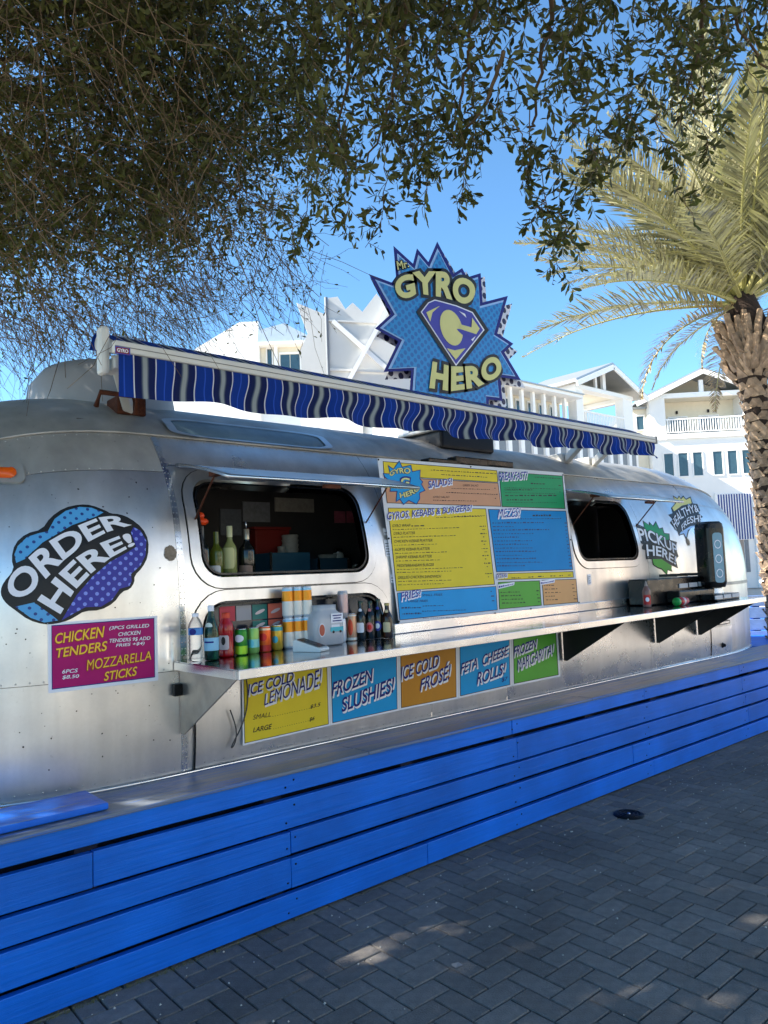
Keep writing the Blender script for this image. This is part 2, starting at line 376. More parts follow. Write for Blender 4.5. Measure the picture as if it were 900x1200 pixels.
# crumbs and grit lying on the pavers
g = G()
for _ in range(230):
    x, y = random.uniform(.9, 6.5), -abs(random.gauss(0, .9))-.02; s = random.uniform(.002, .006)
    g.add([(x-s,y-s,.001),(x+s,y-s*.6,.001),(x+s*.8,y+s,.001),(x-s*.7,y+s*.9,.001),(x,y,.002+s)], [(0,1,4),(1,2,4),(2,3,4),(3,0,4)])
o = g.build('grit', mat('pale_grit', S(190,186,176), .8)); o['kind'] = 'stuff'; o['label'] = 'pale crumbs and grit scattered over the grey pavers'; o['category'] = 'grit'
c = at_z(535, 1131, .003); tag(G().add([(c[0]-.018,c[1]-.012,.003),(c[0]+.02,c[1]-.016,.004),(c[0]+.022,c[1]+.012,.003),(c[0]-.016,c[1]+.016,.0075)], [(0,1,2,3)]).add([(c[0]-.018,c[1]-.012,.001),(c[0]+.02,c[1]-.016,.001),(c[0]+.022,c[1]+.012,.001),(c[0]-.016,c[1]+.016,.001)], [(3,2,1,0)]).build('paper_scrap', mat('dull_paper', S(150,148,146), .7)), 'tiny white paper scrap lying on the shaded pavers', 'litter')

# ================================================================ BLUE BENCH WALL
def paint_mat(name, col, wear=0.):
    m = bpy.data.materials.new(name); m.use_nodes = True; n = m.node_tree.nodes; L = m.node_tree.links; b = n['Principled BSDF']
    tc = n.new('ShaderNodeTexCoord'); mp = n.new('ShaderNodeMapping'); mp.inputs['Scale'].default_value = (.35, 6, 9); L.new(tc.outputs['Object'], mp.inputs[0])
    gr = n.new('ShaderNodeTexNoise'); gr.inputs['Scale'].default_value = 6; gr.inputs['Detail'].default_value = 7; gr.inputs['Roughness'].default_value = .65; L.new(mp.outputs[0], gr.inputs[0])
    cl = n.new('ShaderNodeTexNoise'); cl.inputs['Scale'].default_value = 2.5; cl.inputs['Detail'].default_value = 6; L.new(tc.outputs['Object'], cl.inputs[0])
    r1 = n.new('ShaderNodeMapRange'); r1.inputs[1].default_value = .3; r1.inputs[2].default_value = .7; r1.inputs[3].default_value = .9; r1.inputs[4].default_value = 1.1; L.new(gr.outputs[0], r1.inputs[0])
    r2 = n.new('ShaderNodeMapRange'); r2.inputs[1].default_value = .3; r2.inputs[2].default_value = .7; r2.inputs[3].default_value = .8; r2.inputs[4].default_value = 1.14; L.new(cl.outputs[0], r2.inputs[0])
    mu = n.new('ShaderNodeMath'); mu.operation = 'MULTIPLY'; L.new(r1.outputs[0], mu.inputs[0]); L.new(r2.outputs[0], mu.inputs[1])
    oi = n.new('ShaderNodeObjectInfo'); r4 = n.new('ShaderNodeMapRange'); r4.inputs[3].default_value = .9; r4.inputs[4].default_value = 1.1; L.new(oi.outputs['Random'], r4.inputs[0])
    mu2 = n.new('ShaderNodeMath'); mu2.operation = 'MULTIPLY'; L.new(mu.outputs[0], mu2.inputs[0]); L.new(r4.outputs[0], mu2.inputs[1])
    q = n.new('ShaderNodeVectorMath'); q.operation = 'SCALE'; q.inputs[0].default_value = col[:3]; L.new(mu2.outputs[0], q.inputs['Scale']); out = q.outputs[0]
    if wear:
        w1 = n.new('ShaderNodeTexNoise'); w1.inputs['Scale'].default_value = 4.5; w1.inputs['Detail'].default_value = 9; w1.inputs['Roughness'].default_value = .7; L.new(mp.outputs[0], w1.inputs[0])
        wr = n.new('ShaderNodeMapRange'); wr.inputs[1].default_value = .62-wear*.35; wr.inputs[2].default_value = .72-wear*.3; L.new(w1.outputs[0], wr.inputs[0])
        mx = n.new('ShaderNodeMix'); mx.data_type = 'RGBA'; L.new(wr.outputs[0], mx.inputs[0]); L.new(out, mx.inputs[6]); mx.inputs[7].default_value = S(116,124,136); out = mx.outputs[2]
    L.new(out, b.inputs['Base Color']); b.inputs['Roughness'].default_value = .42; b.inputs['Specular IOR Level'].default_value = .35
    bp = n.new('ShaderNodeBump'); bp.inputs['Strength'].default_value = .5; bp.inputs['Distance'].default_value = .004; L.new(gr.outputs[0], bp.inputs['Height']); L.new(bp.outputs[0], b.inputs['Normal'])
    MATS[name] = m; return m
M_bluepaint = paint_mat('blue_wood_paint', S(4,108,216))
M_blueworn = paint_mat('worn_blue_wood_paint', S(40,108,196), .75)
M_bluegrey = paint_mat('weathered_grey_blue_board', S(58,98,156), .5)
X0, X1 = -2.6, 9.6
wall = thing('bench_wall', 'long royal blue wooden plank wall with a ledge running before the silver trailer', 'bench wall', (3.5, .02, 0))
courses = [(.012,.124,[-.6,2.9,5.27,7.6]), (.146,.281,[.7,2.02,5.0,6.92]), (.302,.404,[-.3,2.02,6.88]), (.418,.553,[1.1,3.7,6.84]), (.581,.668,[-.4,3.66,5.2,6.8])]
for z0, z1, js in courses:
    xs = [X0]+js+[X1]
    for a, b in zip(xs[:-1], xs[1:]):
        dy = random.uniform(-.002, .002); dz = random.uniform(-.002, .002)
        G().box(a+.0015, b-.0015, .0+dy, .034+dy, z0+dz, z1+dz).build('plank', M_bluepaint, wall, bev=.0035)
x = X0+.2
while x < X1:
    G().box(x, x+.09, .036, .12, 0.0, .64).build('post', mat('gap_shade_timber', S(16,22,44), .9), wall); x += .86
G().box(X0, X1, .125, .14, 0.0, .64).build('gap_shade_board', mat('gap_shade_timber', S(16,22,44), .9), wall)  # dark timber added behind the planks, its colour stands for shade in the gaps
xs = [X0, .3, 2.5, 4.5, 6.83, X1]
for a, b in zip(xs[:-1], xs[1:]):
    G().box(a+.001, b-.001, -.018, .105, .669, .688).build('cap_board', M_blueworn, wall, bev=.006)
    G().box(a+.001, b-.001, .109, .41, .664, .684).build('ledge_board', M_bluegrey, wall, bev=.003)
g = G()
for a in (.7, 2.02, 3.68, 5.2, 6.86):
    for z0, z1, _ in courses:
        for zz in (z0+.03, z1-.03):
            for dx in ((-.022,) if zz < z0+.05 else (.025,)):
                g.lathe([(0,-.004),(.0045,-.003),(.005,0)], (0,0,0), 6); 
                k = len(g.v)-18
                for i in range(k, len(g.v)): p = g.v[i]; g.v[i] = (a+dx+p[0], -.0005+p[2], zz+p[1])
o = g.build('screw_head', M_iron, wall, True); o['kind'] = 'stuff'
# raised lid on the ledge at the left, as a loose board
c = at_z(128, 946, .70)
tag(G().box(-.8, c[0], .035, .30, .692, .718).build('loose_board', paint_mat('bright_blue_wood_paint', S(16,100,206), .12), bev=.006), 'thick blue board lying loose on the ledge below the pink poster', 'board')
# grass at the foot of the wall
g = G()
for _ in range(420):
    x = random.choice([random.uniform(.8, 1.5), random.uniform(.8, 2.2), random.uniform(1, 6)]); h = random.uniform(.006, .022); y = -random.uniform(.001, .02); dx, dy = random.gauss(0, .006), random.gauss(0, .006)
    g.add([(x-.0012,y,-.004),(x+.0012,y,-.004),(x+dx,y+dy-.004,h)], [(0,1,2)])
o = g.build('weeds', mat('dry_weed', S(96,104,66), .8)); o['kind'] = 'stuff'; o['label'] = 'short dry weeds along the foot of the blue wall'; o['category'] = 'weeds'

# ================================================================ TRAILER SKIN
YC, B_, ZB, HT, MM = 1.52, 1.2, 1.40, 1.27, 2.35
XL, XR, LL, LR, NN = 1.65, 7.05, 1.42, 1.85, 2.5
def gx(x):
    t = (XL-x)/LL if x < XL else ((x-XR)/LR if x > XR else 0)
    return (max(0, 1-min(1, t)**NN))**(1/NN) if t > 0 else 1.
def skinY(x, z):
    q = gx(x); t = .02*max(0, (.95-z)/.28)**2
    if z <= ZB: return YC-B_*q+t
    fr = (z-ZB)/max(1e-6, HT*q)
    return YC if fr >= 1 else YC-B_*q*(1-fr**MM)**(1/MM)
def zline(x, p): return p if p <= ZB else ZB+(p-ZB)*gx(x)
def skinN(x, z):
    e = 2e-3; n = np.array([(skinY(x+e, z)-skinY(x-e, z))/(2*e), -1, (skinY(x, z+e)-skinY(x, z-e))/(2*e)]); return n/np.linalg.norm(n)
def skinP(x, z, off=0.): return np.array([x, skinY(x, z), z])+skinN(x, z)*off
def hit(px, py):
    r = ray(px, py); lo, hi = (.1-CAM[1])/r[1], (1.5-CAM[1])/r[1]; a = lo
    for k in range(1, 90):
        t = lo+(hi-lo)*k/89; p = CAM+t*r
        if p[1] >= skinY(p[0], p[2]):
            b = t
            for _ in range(22):
                m = (a+b)/2; p = CAM+m*r
                if p[1] >= skinY(p[0], p[2]): b = m
                else: a = m
            return CAM+b*r
        a = t
    return p
def on_skin(px, py, off): p = hit(px, py); return p+skinN(p[0], p[2])*off
def patch(name, poly, m, parent, holes=(), off=0., thick=0., step=.05):
    pts, tr = fill(poly, holes, step); v = [skinP(x, z, off) for x, z in pts]; nn = [skinN(x, z) for x, z in pts]
    if not thick: return obj(name, v, tr, m, parent, True, normals=nn)
    n0 = len(v); f = list(tr)
    for l in [poly]+list(holes):
        l = dens(l, step); k = len(l); b = len(v); v += [skinP(x, z, off) for x, z in l]+[skinP(x, z, off-thick) for x, z in l]
        c_ = np.mean(np.array(l), axis=0)
        nn += [np.array([x-c_[0], 0, z-c_[1]])/np.linalg.norm([x-c_[0], z-c_[1]]) for x, z in l]*2
        f += [(b+i, b+(i+1)%k, b+(i+1)%k+k, b+i+k) for i in range(k)]
    return obj(name, v, f, m, parent, True, normals=nn)
trailer = thing('food_trailer', 'riveted silver aluminium food trailer with rounded ends parked behind the blue wall', 'food trailer', (4.3, 1.5, .67))
WIN1 = rrect(1.755, 2.845, 1.605, 2.125, .115); WINL = rrect(1.745, 2.925, 1.20, 1.495, .135); WIN2 = rrect(4.95, 5.83, 1.625, 2.14, .11)
def panel(x0, x1, p0, p1, holes=(), m=M_alu, name='skin_panel', off=0.):
    xs = np.linspace(x0+.0012, x1-.0012, max(2, int((x1-x0)/.05)))
    poly = [(x, zline(x, p0)+.0012) for x in xs]+[(x, zline(x, p1)-.0012) for x in xs[::-1]]
    return patch(name, poly, m, trailer, holes, off, step=.045)
P0, P1, P2, P3 = .69, 1.175, 2.15, 2.36
for x0, x1 in ((.62, 1.65), (XR, 8.32)):
    panel(x0, x1, P0, P1); panel(x0, x1, P1, P2); panel(x0, x1, P2, P3, m=M_aludull if x0 < 1 else M_alu)
for x0, x1 in ((1.65, 3.3), (3.3, 4.02), (4.02, 5.9), (5.9, XR)): panel(x0, x1, P0, P1, m=M_alu if x0 < 4 else M_alubright)
panel(1.65, 3.02, P1, P2+.04, (WIN1, WINL)); panel(3.02, 4.7, P1, P2+.04); panel(4.7, 5.95, P1, P2+.04, (WIN2,)); panel(5.95, XR, P1, P2+.04)
for x0, x1 in ((1.65, 3.02), (3.02, 4.7), (4.7, XR)): panel(x0, x1, P2+.04, P3)
def loft(name, xs, prof, m):
    v = []; f = []; k = len(prof)
    for x in xs:
        q = gx(x)
        for y, z in prof: v.append((x, YC+(y-YC)*q, z if z <= ZB else ZB+(z-ZB)*q))
    for i in range(len(xs)-1):
        for j in range(k-1): f.append((i*k+j, (i+1)*k+j, (i+1)*k+j+1, i*k+j+1))
    return obj(name, v, f, m, trailer, True)
def prof(z0, z1, n=40):
    """near side from height z0 up, over the roof, down the far side to z1"""
    ph0 = math.asin(((z0-ZB)/HT)**(MM/2)) if z0 > ZB else 0.; out = []
    if z0 < ZB: out += [(YC-B_, z) for z in np.linspace(z0, ZB, 8)[:-1]]
    for a in np.linspace(ph0, PI, n):
        c_, s_ = math.cos(a), math.sin(a); out.append((YC-B_*np.sign(c_)*abs(c_)**(2/MM), ZB+HT*abs(s_)**(2/MM)))
    return out+[(YC+B_, z) for z in np.linspace(ZB, z1, 6)[1:]]
th = np.linspace(0, PI/2, 26)
left_x = [XL-LL*math.sin(t)**(2/NN) for t in th]; right_x = [XR+LR*math.sin(t)**(2/NN) for t in th]
loft('roof_shell', sorted([x for x in left_x if x > .62]+[.62]), prof(P3, P0), M_aludull)
loft('roof_shell', list(np.linspace(XL, XR, 30)), prof(P3, P0), M_aludull)
loft('roof_shell', sorted([x for x in right_x if x < 8.32]+[8.32]), prof(P3, P0), M_alu)
loft('end_cap', sorted([x for x in left_x if x < .62]+[.62]), prof(P0, P0), M_alu)
loft('end_cap', sorted([x for x in right_x if x > 8.32]+[8.32]), prof(P0, P0), M_alu)
# seams with rivets
riv = G()
def rivets(line, pitch=.034, r=.0042):
    line = np.array(line); d = np.r_[0, np.cumsum(np.linalg.norm(np.diff(line, axis=0), axis=1))]
    for t in np.arange(pitch/2, d[-1], pitch):
        x, z = np.interp(t, d, line[:, 0]), np.interp(t, d, line[:, 1]); P = skinP(x, z, .0015); n_ = skinN(x, z); a = np.cross(n_, (0,0,1)); a /= np.linalg.norm(a); b = np.cross(n_, a)
        ring = [P+r*(a*math.cos(q)+b*math.sin(q)) for q in np.linspace(0, 2*PI, 7)[:-1]]; r2 = [P+n_*.0022+r*.62*(a*math.cos(q)+b*math.sin(q)) for q in np.linspace(0, 2*PI, 7)[:-1]]
        riv.add(ring+r2+[P+n_*.003], [(i, (i+1)%6, 6+(i+1)%6, 6+i) for i in range(6)]+[(6+i, 6+(i+1)%6, 12) for i in range(6)])
def strip(x, w_, p0, p1): patch('seam_strip', [(x-w_, p0), (x+w_, p0), (x+w_, p1), (x-w_, p1)], M_alubright, trailer, off=.0022, thick=.002, step=.04)
strip(1.65, .016, P0, P3-.005); strip(XR, .014, P0, P3-.005)
for dx in (-.009, .009): rivets([(1.65+dx, P0), (1.65+dx, P3)], .03)
for x in (3.3, 4.02, 5.9): rivets([(x-.012, P0), (x-.012, P1)], .06)
for x in (3.02, 4.7, 5.95): rivets([(x+.012, P1), (x+.012, P2)], .045)
for p, a, b in ((P1+.012, .64, 8.2), (P2+.052, 1.66, 7.0), (P2+.008, .64, 1.64), (P2+.008, 7.06, 8.2), (P3-.014, .64, 8.2), (P0+.03, .64, 8.2)):
    xs = np.linspace(a, b, 120); rivets([(x, zline(x, p)) for x in xs], .052)
rivets([(4.55, 1.05), (7.0, 1.05)], .2, .005); rivets([(4.55, .88), (6.5, .88)], .2, .005); rivets([(4.55, .73), (7.6, .73)], .26, .007)
# window frames
for W_, x0, x1, z0, z1, r in ((WIN1, 1.755, 2.845, 1.605, 2.125, .115), (WINL, 1.745, 2.925, 1.20, 1.495, .135), (WIN2, 4.95, 5.83, 1.625, 2.14, .11)):
    fr = patch('window_frame', rrect(x0-.05, x1+.05, z0-.05, z1+.05, r+.05), M_alu, trailer, (rrect(x0+.004, x1-.004, z0+.004, z1-.004, r-.004),), .007, .05, .04)
    patch('gasket', rrect(x0+.016, x1-.016, z0+.016, z1-.016, r-.01), M_blackplastic, fr, (rrect(x0+.026, x1-.026, z0+.026, z1-.026, r-.018),), .003, .05, .05)
    patch('outer_lip', rrect(x0-.0545, x1+.0545, z0-.0545, z1+.0545, r+.0545), M_blackplastic, fr, (rrect(x0-.0505, x1+.0505, z0-.0505, z1+.0505, r+.0505),), .002, .004, .05)
    rivets(rrect(x0-.028, x1+.028, z0-.028, z1+.028, r+.03, 8)+[(x1+.028, z1-r)], .045, .0045)
o = riv.build('rivet', mat('rivet_metal', (.55,.54,.52,1), .35, 1.), trailer, True); o['kind'] = 'stuff'
# eyebrow windows (blind recessed panes along the roof edge)
def eyebrow(x0, x1, p0, p1):
    n = 8; v = []; f = []
    xs = np.linspace(x0, x1, 30)
    def P(x, s, off):
        ph0 = math.asin(((p0-ZB)/HT)**(MM/2)); ph1 = math.asin(((p1-ZB)/HT)**(MM/2)); a = ph0+(ph1-ph0)*s
        y, z = YC-B_*math.cos(a)**(2/MM), ZB+HT*math.sin(a)**(2/MM); nn = np.array([0, -math.cos(a)**(2-2/MM)/B_, math.sin(a)**(2-2/MM)/HT]); nn /= np.linalg.norm(nn); return np.array([x, y, z])+nn*off
    def shape(a, m, off, name, par, hole=None):
        poly = rrect(x0+a, x1-a, a*1.2, 1-a*1.2, .22, 6); poly = [(x, s) for x, s in poly]
        # stretch the corner circles along x so that they look round on the pane
        pts, tr = fill(poly, [hole] if hole else [], .12); return obj(name, [P(x, s, off) for x, s in pts], tr, m, par, True)
    hole = rrect(x0+.05, x1-.05, .06, .94, .2, 6)
    fr = shape(0., M_alu, .012, 'eyebrow_frame', trailer, hole); shape(.04, mat('dusty_eyebrow_pane', S(96,120,132), .22, .0, var=.25, vs_=5), .006, 'eyebrow_pane', fr)
eyebrow(1.76, 2.86, 2.372, 2.50); 

# rain gutter
g = G(); g.tube([skinP(x, zline(x, P3+.004), .006) for x in np.linspace(.7, 8.0, 90)], .0065, 6); g.build('rain_gutter', M_aludull, trailer, True)
# interior
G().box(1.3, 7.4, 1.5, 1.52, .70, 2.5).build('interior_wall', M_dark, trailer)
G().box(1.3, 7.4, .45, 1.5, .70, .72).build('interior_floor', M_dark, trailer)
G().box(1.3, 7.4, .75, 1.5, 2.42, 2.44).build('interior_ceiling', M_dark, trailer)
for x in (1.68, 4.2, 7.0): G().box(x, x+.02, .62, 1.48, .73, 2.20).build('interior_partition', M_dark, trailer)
G().box(1.72, 2.9, .37, .62, 1.57, 1.588).build('window_sill', M_steel, trailer, bev=.003)
G().box(1.72, 4.15, 1.05, 1.48, 1.52, 1.55).build('interior_shelf', M_steel, trailer, bev=.003)
# lower pane with rows of drink labels behind it
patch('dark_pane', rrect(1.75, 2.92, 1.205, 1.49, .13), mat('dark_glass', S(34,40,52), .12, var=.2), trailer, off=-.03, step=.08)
pane_tiles = [(1.86,'t_red',S(180,30,60)),(1.955,'t_grey',S(150,150,156)),(2.05,'t_teal',S(16,110,104)),(2.145,'t_coral',S(214,110,90)),(2.24,'t_wine',S(140,16,60))]
for i, (x, nm, c_) in enumerate(pane_tiles):
    tm = mat(nm, c_, .4, var=.1)
    for z0, z1, sk in ((1.385, 1.462, 0), (1.33, 1.378, 1)):
        if sk and i in (0, 1): continue
        t = patch('drink_label', [(x, z0), (x+.088, z0), (x+.088, z1), (x, z1)], tm, trailer, off=-.026, step=.1)
        if i > 1:
            zc_ = (z0+z1)/2; patch('label_mark', [(x+.044+.028*math.cos(a)+.01*math.sin(a), zc_+.012*math.sin(a)+.006*math.cos(a)) for a in np.linspace(0, 2*PI, 14)[:-1]], mat('pale_mark', S(214,196,196), .5), t, off=-.0235, step=.1)
# hatch flaps held open above the serving windows
def flap(x0, x1, zh, tipy, tipz, nm):
    yh = skinY(x0+.3, zh)-.012; v = []; f = []; n = 14
    def q(s, off): 
        y = yh+(tipy-yh)*s; z = zh+(tipz-zh)*s+.012*math.sin(PI*s); return y, z+off
    fp = G(); kx = 12
    for off in (0, .012):
        fp.add([(x0+(x1-x0)*i/kx, *q(s, off)) for i in range(kx+1) for s in np.linspace(0, 1, n)], [(i*n+j, (i+1)*n+j, (i+1)*n+j+1, i*n+j+1) for i in range(kx) for j in range(n-1)])
    rim = [(x0, *q(s, .006)) for s in np.linspace(0, 1, n)]+[(x1, *q(s, .006)) for s in np.linspace(1, 0, n)]
    F = fp.build('hatch_flap', M_alu, trailer, True)
    G().tube(rim, .010, 6).build('flap_rim', M_alubright, F, True)
    G().box((x0+x1)/2-.05, (x0+x1)/2+.05, tipy+.005, tipy+.03, tipz-.022, tipz-.004).build('flap_latch', M_rust, F)
    for xx in (x0+.04, x1-.04):
        y, z = q(.62, -.01); G().tube([(xx, y, z), (xx, skinY(xx, zh-.28)-.008, zh-.28)], .005, 6).build('flap_strut', M_rust, F, True)
        G().box(xx-.02, xx+.02, y-.03, y+.03, z-.014, z+.008).build('strut_clip', M_rust, F)
flap(1.71, 2.90, 2.185, -.05, 2.062, 'a'); flap(4.92, 5.92, 2.20, -.04, 2.085, 'b')
# service counter
def zc(x): return 1.222+.0095*(x-1.6)
CY0, CY1, CXa, CXb = -.285, .314, 1.60, 6.78
def shear_box(g_, x0, x1, y0, y1, a, b): return g_.add([(x, y, zc(x)+h) for x in (x0, x1) for y in (y0, y1) for h in (a, b)], [(0,1,3,2),(4,6,7,5),(0,4,5,1),(2,3,7,6),(0,2,6,4),(1,5,7,3)])
M_ctop = mat('polished_counter_steel', (.40,.42,.45,1), .12, 1., var=.12, vs_=2.5, rvar=.06, bump=.03, bs=6)
ct = shear_box(G(), CXa, CXb, CY0, CY1, -.006, 0).build('counter_top', M_ctop, trailer)
shear_box(G(), CXa, CXb, CY0-.004, CY0+.016, -.042, -.0005).build('counter_edge', M_alubright, ct, bev=.003)
shear_box(G(), CXa-.003, CXa+.012, CY0+.018, CY1, -.042, -.0065).build('counter_edge', M_alubright, ct)
shear_box(G(), CXb-.012, CXb+.003, CY0+.018, CY1, -.042, -.0065).build('counter_edge', M_alubright, ct)
shear_box(G(), 2.98, 6.7, .286, .312, .0008, .062).build('counter_upstand', M_alubright, ct, bev=.004)
for x in (1.63, 4.66, 5.98, 6.72):
    zt = zc(x)-.044; tri = [(CY0+.06, zt), (CY1-.002, zt), (CY1-.002, zt-.30), (CY1-.03, zt-.30)]
    G().prism(tri, lambda a, b: (x-.004, a, b), lambda a, b: (x+.004, a, b)).build('bracket', mat('bracket_plate', (.36,.34,.31,1), .4, .9, var=.2, vs_=8, rvar=.1) if x < 2 else mat('shaded_bracket_plate', S(20,20,21), .5, .1, var=.3), ct)  # right brackets: shade on their left faces is put into the near-black colour
# left hinge plate, cable, access hatch, vent strip
G().box(1.585, 1.64, .285, .315, 1.06, 1.115).build('hinge', M_iron, trailer, bev=.004)
G().tube([skinP(1.70, z, .008) for z in np.linspace(.70, .93, 8)], .005, 6).build('cable', M_blackplastic, trailer, True)
G().tube([(1.97+.03*math.sin(t*9)-.1*t, .30, 1.15-.38*math.sin(t*2.6)) for t in np.linspace(0, 1, 24)], .0035, 5).build('cable', mat('grey_cable', S(70,70,72), .5), trailer, True)
patch('access_door', [(6.98,.71),(7.42,.71),(7.42,.965),(6.98,.965)], M_alubright, trailer, off=.006, thick=.006, step=.06)
patch('door_handle', rrect(7.1,7.36,.985,1.02,.012), M_blackplastic, trailer, off=.02, thick=.018, step=.06)
patch('handle_slot', rrect(7.12,7.34,.994,1.011,.006), M_steel, trailer, off=.0215, step=.06)
o = thing_h = G().lathe([(0,-.03),(.014,-.028),(.02,-.006),(.028,0)], (0,0,0), 12)
P = skinP(7.2, .79, .006); o = obj('hatch_knob', [(P[0]+a, P[1]+c_, P[2]+b) for a, b, c_ in thing_h.v], thing_h.f, M_iron, trailer, True)
G().tube([skinP(x, .69, .008) for x in np.linspace(.7, 8.2, 80)], .012, 6).build('skirt_trim', M_alubright, trailer, True)
patch('ridge_strip', [(x, 1.155+.0) for x in np.linspace(4.7, 8.2, 50)]+[(x, 1.172) for x in np.linspace(8.2, 4.7, 50)], M_aludull, trailer, off=.006, thick=.006, step=.08)
patch('ridge_strip', [(x, 1.355) for x in np.linspace(7.1, 8.2, 30)]+[(x, 1.385) for x in np.linspace(8.2, 7.1, 30)], M_aludull, trailer, off=.007, thick=.006, step=.08)
# oxidised spots, scuffs and the inspection stickers
for cx_, cz_, r in ((1.60, 1.735, .032), (6.72, 1.78, .03)):
    patch('corrosion_spot', [(cx_+r*random.uniform(.88, 1.08)*math.cos(a), cz_+r*1.15*random.uniform(.9, 1.08)*math.sin(a)) for a in np.linspace(0, 2*PI, 40)[:-1]], mat('corroded_patch', S(136,124,110), .7, .5, var=.3, vs_=60), trailer, off=.0045, step=.03)
for k, (x, z, w_, h_) in enumerate(((2.985,1.83,.05,.04),(2.975,1.70,.075,.10),(2.99,1.54,.045,.05),(5.03,1.45,.045,.08))):
    t = patch('notice_sticker', [(x,z),(x+w_,z),(x+w_,z+h_),(x,z+h_)], M_white, trailer, off=.003, step=.05)
    for j in range(int(h_/.016)-1): patch('notice_print', [(x+.006,z+.01+.016*j),(x+w_-.008*(1+j%3),z+.01+.016*j),(x+w_-.008*(1+j%3),z+.015+.016*j),(x+.006,z+.015+.016*j)], mat('grey_print', S(90,94,100), .6), t, off=.0042, step=.05)
g = G()
for _ in range(150):
    x = random.choice([random.uniform(.75, 1.6), random.uniform(.75, 1.6), random.uniform(3, 7.6)]); z = random.uniform(.75, 2.1) if x < 1.62 else random.uniform(.72, 1.1); s = random.uniform(.0015, .005)
    if 1.05 < x < 1.55 and 1.13 < z < 1.45 or 2 < x < 4.65: continue
    c_ = skinP(x, z, .0009); e1 = np.array([1., (skinY(x+.01, z)-skinY(x-.01, z))/.02, 0]); e2 = np.array([0, (skinY(x, z+.01)-skinY(x, z-.01))/.02, 1.])
    g.add([c_+e1*s*random.uniform(.5, 1.3)*math.cos(a)+e2*s*random.uniform(.5, 1.2)*math.sin(a) for a in np.linspace(0, 2*PI, 8)[:-1]], [tuple(range(7))])
o = g.build('chip', mat('dark_chip', S(50,46,44), .8), trailer); o['kind'] = 'stuff'
# marker lamp
P = hit(6, 556); lx, lz = P[0]-.01, P[2]
lb = patch('marker_lamp', rrect(lx-.10, lx+.085, lz-.045, lz+.05, .03), M_aludull, trailer, off=.014, thick=.014, step=.03)
pts, tr = fill(rrect(lx-.085, lx+.055, lz-.026, lz+.026, .025), (), .012)
def dome(x, z): d = max(0, 1-((x-lx+.015)/.07)**2)*max(0, 1-((z-lz)/.026)**2); return skinP(x, z, .016+.022*d**.5)
obj('lens', [dome(x, z) for x, z in pts], tr, mat('amber_lens', S(226,92,14), .2, var=.15, spec=.6), lb, True)
# roof fittings: air conditioner shroud, vent, work lamp
a = at_y(105, 452, 1.35)
g = G(); R_ = [(0,.30),(.20,.295),(.33,.26),(.40,.17),(.42,.04),(.42,-.06)]; g.lathe(R_, (0,0,0), 26); g.v = [(a[0]+.12+x*1.0, 1.5+y*1.25, 2.62+z) for x, y, z in g.v]
g.build('air_conditioner_shroud', mat('grey_plastic_shroud', S(150,150,152), .5, var=.08), trailer, True)
c = at_y(532, 520, 1.0)
G().box(c[0]-.32, c[0]+.28, .82, 1.25, 2.52, 2.66).build('roof_vent', mat('vent_dark', S(40,40,42), .5), trailer, bev=.02)
G().box(c[0]-.35, c[0]+.31, .80, 1.28, 2.66, 2.685).build('vent_lid', M_whiteplastic, trailer, bev=.01)
c = at_y(543, 540, .56)
for k, (dx, w_, h_) in enumerate(((-.28,.3,.035),(0,.34,.055),(.3,.3,.045))): G().box(c[0]+dx-w_/2, c[0]+dx+w_/2, .47, .56, 2.325+.01*k-.006*dx, 2.325+.01*k+h_).build('lamp_housing', M_blackplastic, trailer, bev=.008)
G().box(c[0]-.18, c[0]+.36, .465, .52, 2.30, 2.318).build('lamp_bar', mat('red_bar', S(130,30,30), .4), trailer, bev=.004)

# ================================================================ PRINTED SIGNS ON THE TRAILER
M_ltblue_dots = dots('light_blue_halftone', S(74,158,214), S(24,56,130), .034, .2)
M_purple_dots = dots('violet_halftone', S(34,38,150), S(120,140,224), .034, .24)
M_star = dots('star_halftone', S(10,138,204), S(8,104,178), .05, .36)
M_bw_dots = dots('black_white_halftone', S(214,218,226), S(24,28,70), .075, .36)
M_yg = mat('pale_lime_print', S(212,210,134), .45, var=.05)
M_violet = mat('violet_print', S(58,56,160), .4, var=.05)
M_lilac = mat('lilac_print', S(150,190,236), .4, var=.04)
def slab_on(name, poly, surf, t, m, parent, o0=.0005, step=None):
    g = G(); pts, tr = fill(poly, (), step); k = len(pts); lp = dens(poly, step) if step else poly; n = len(lp)
    g.add([surf(a, b, o0+t) for a, b in pts], tr); g.add([surf(a, b, o0+t) for a, b in lp]+[surf(a, b, o0) for a, b in lp], [(i, (i+1)%n, (i+1)%n+n, i+n) for i in range(n)])
    return g.build(name, m, parent)
def sign_root(name, label, cat, surf, px, py, group=None): return thing(name, label, cat, surf(px, py, 0), group)
E_ = .0012
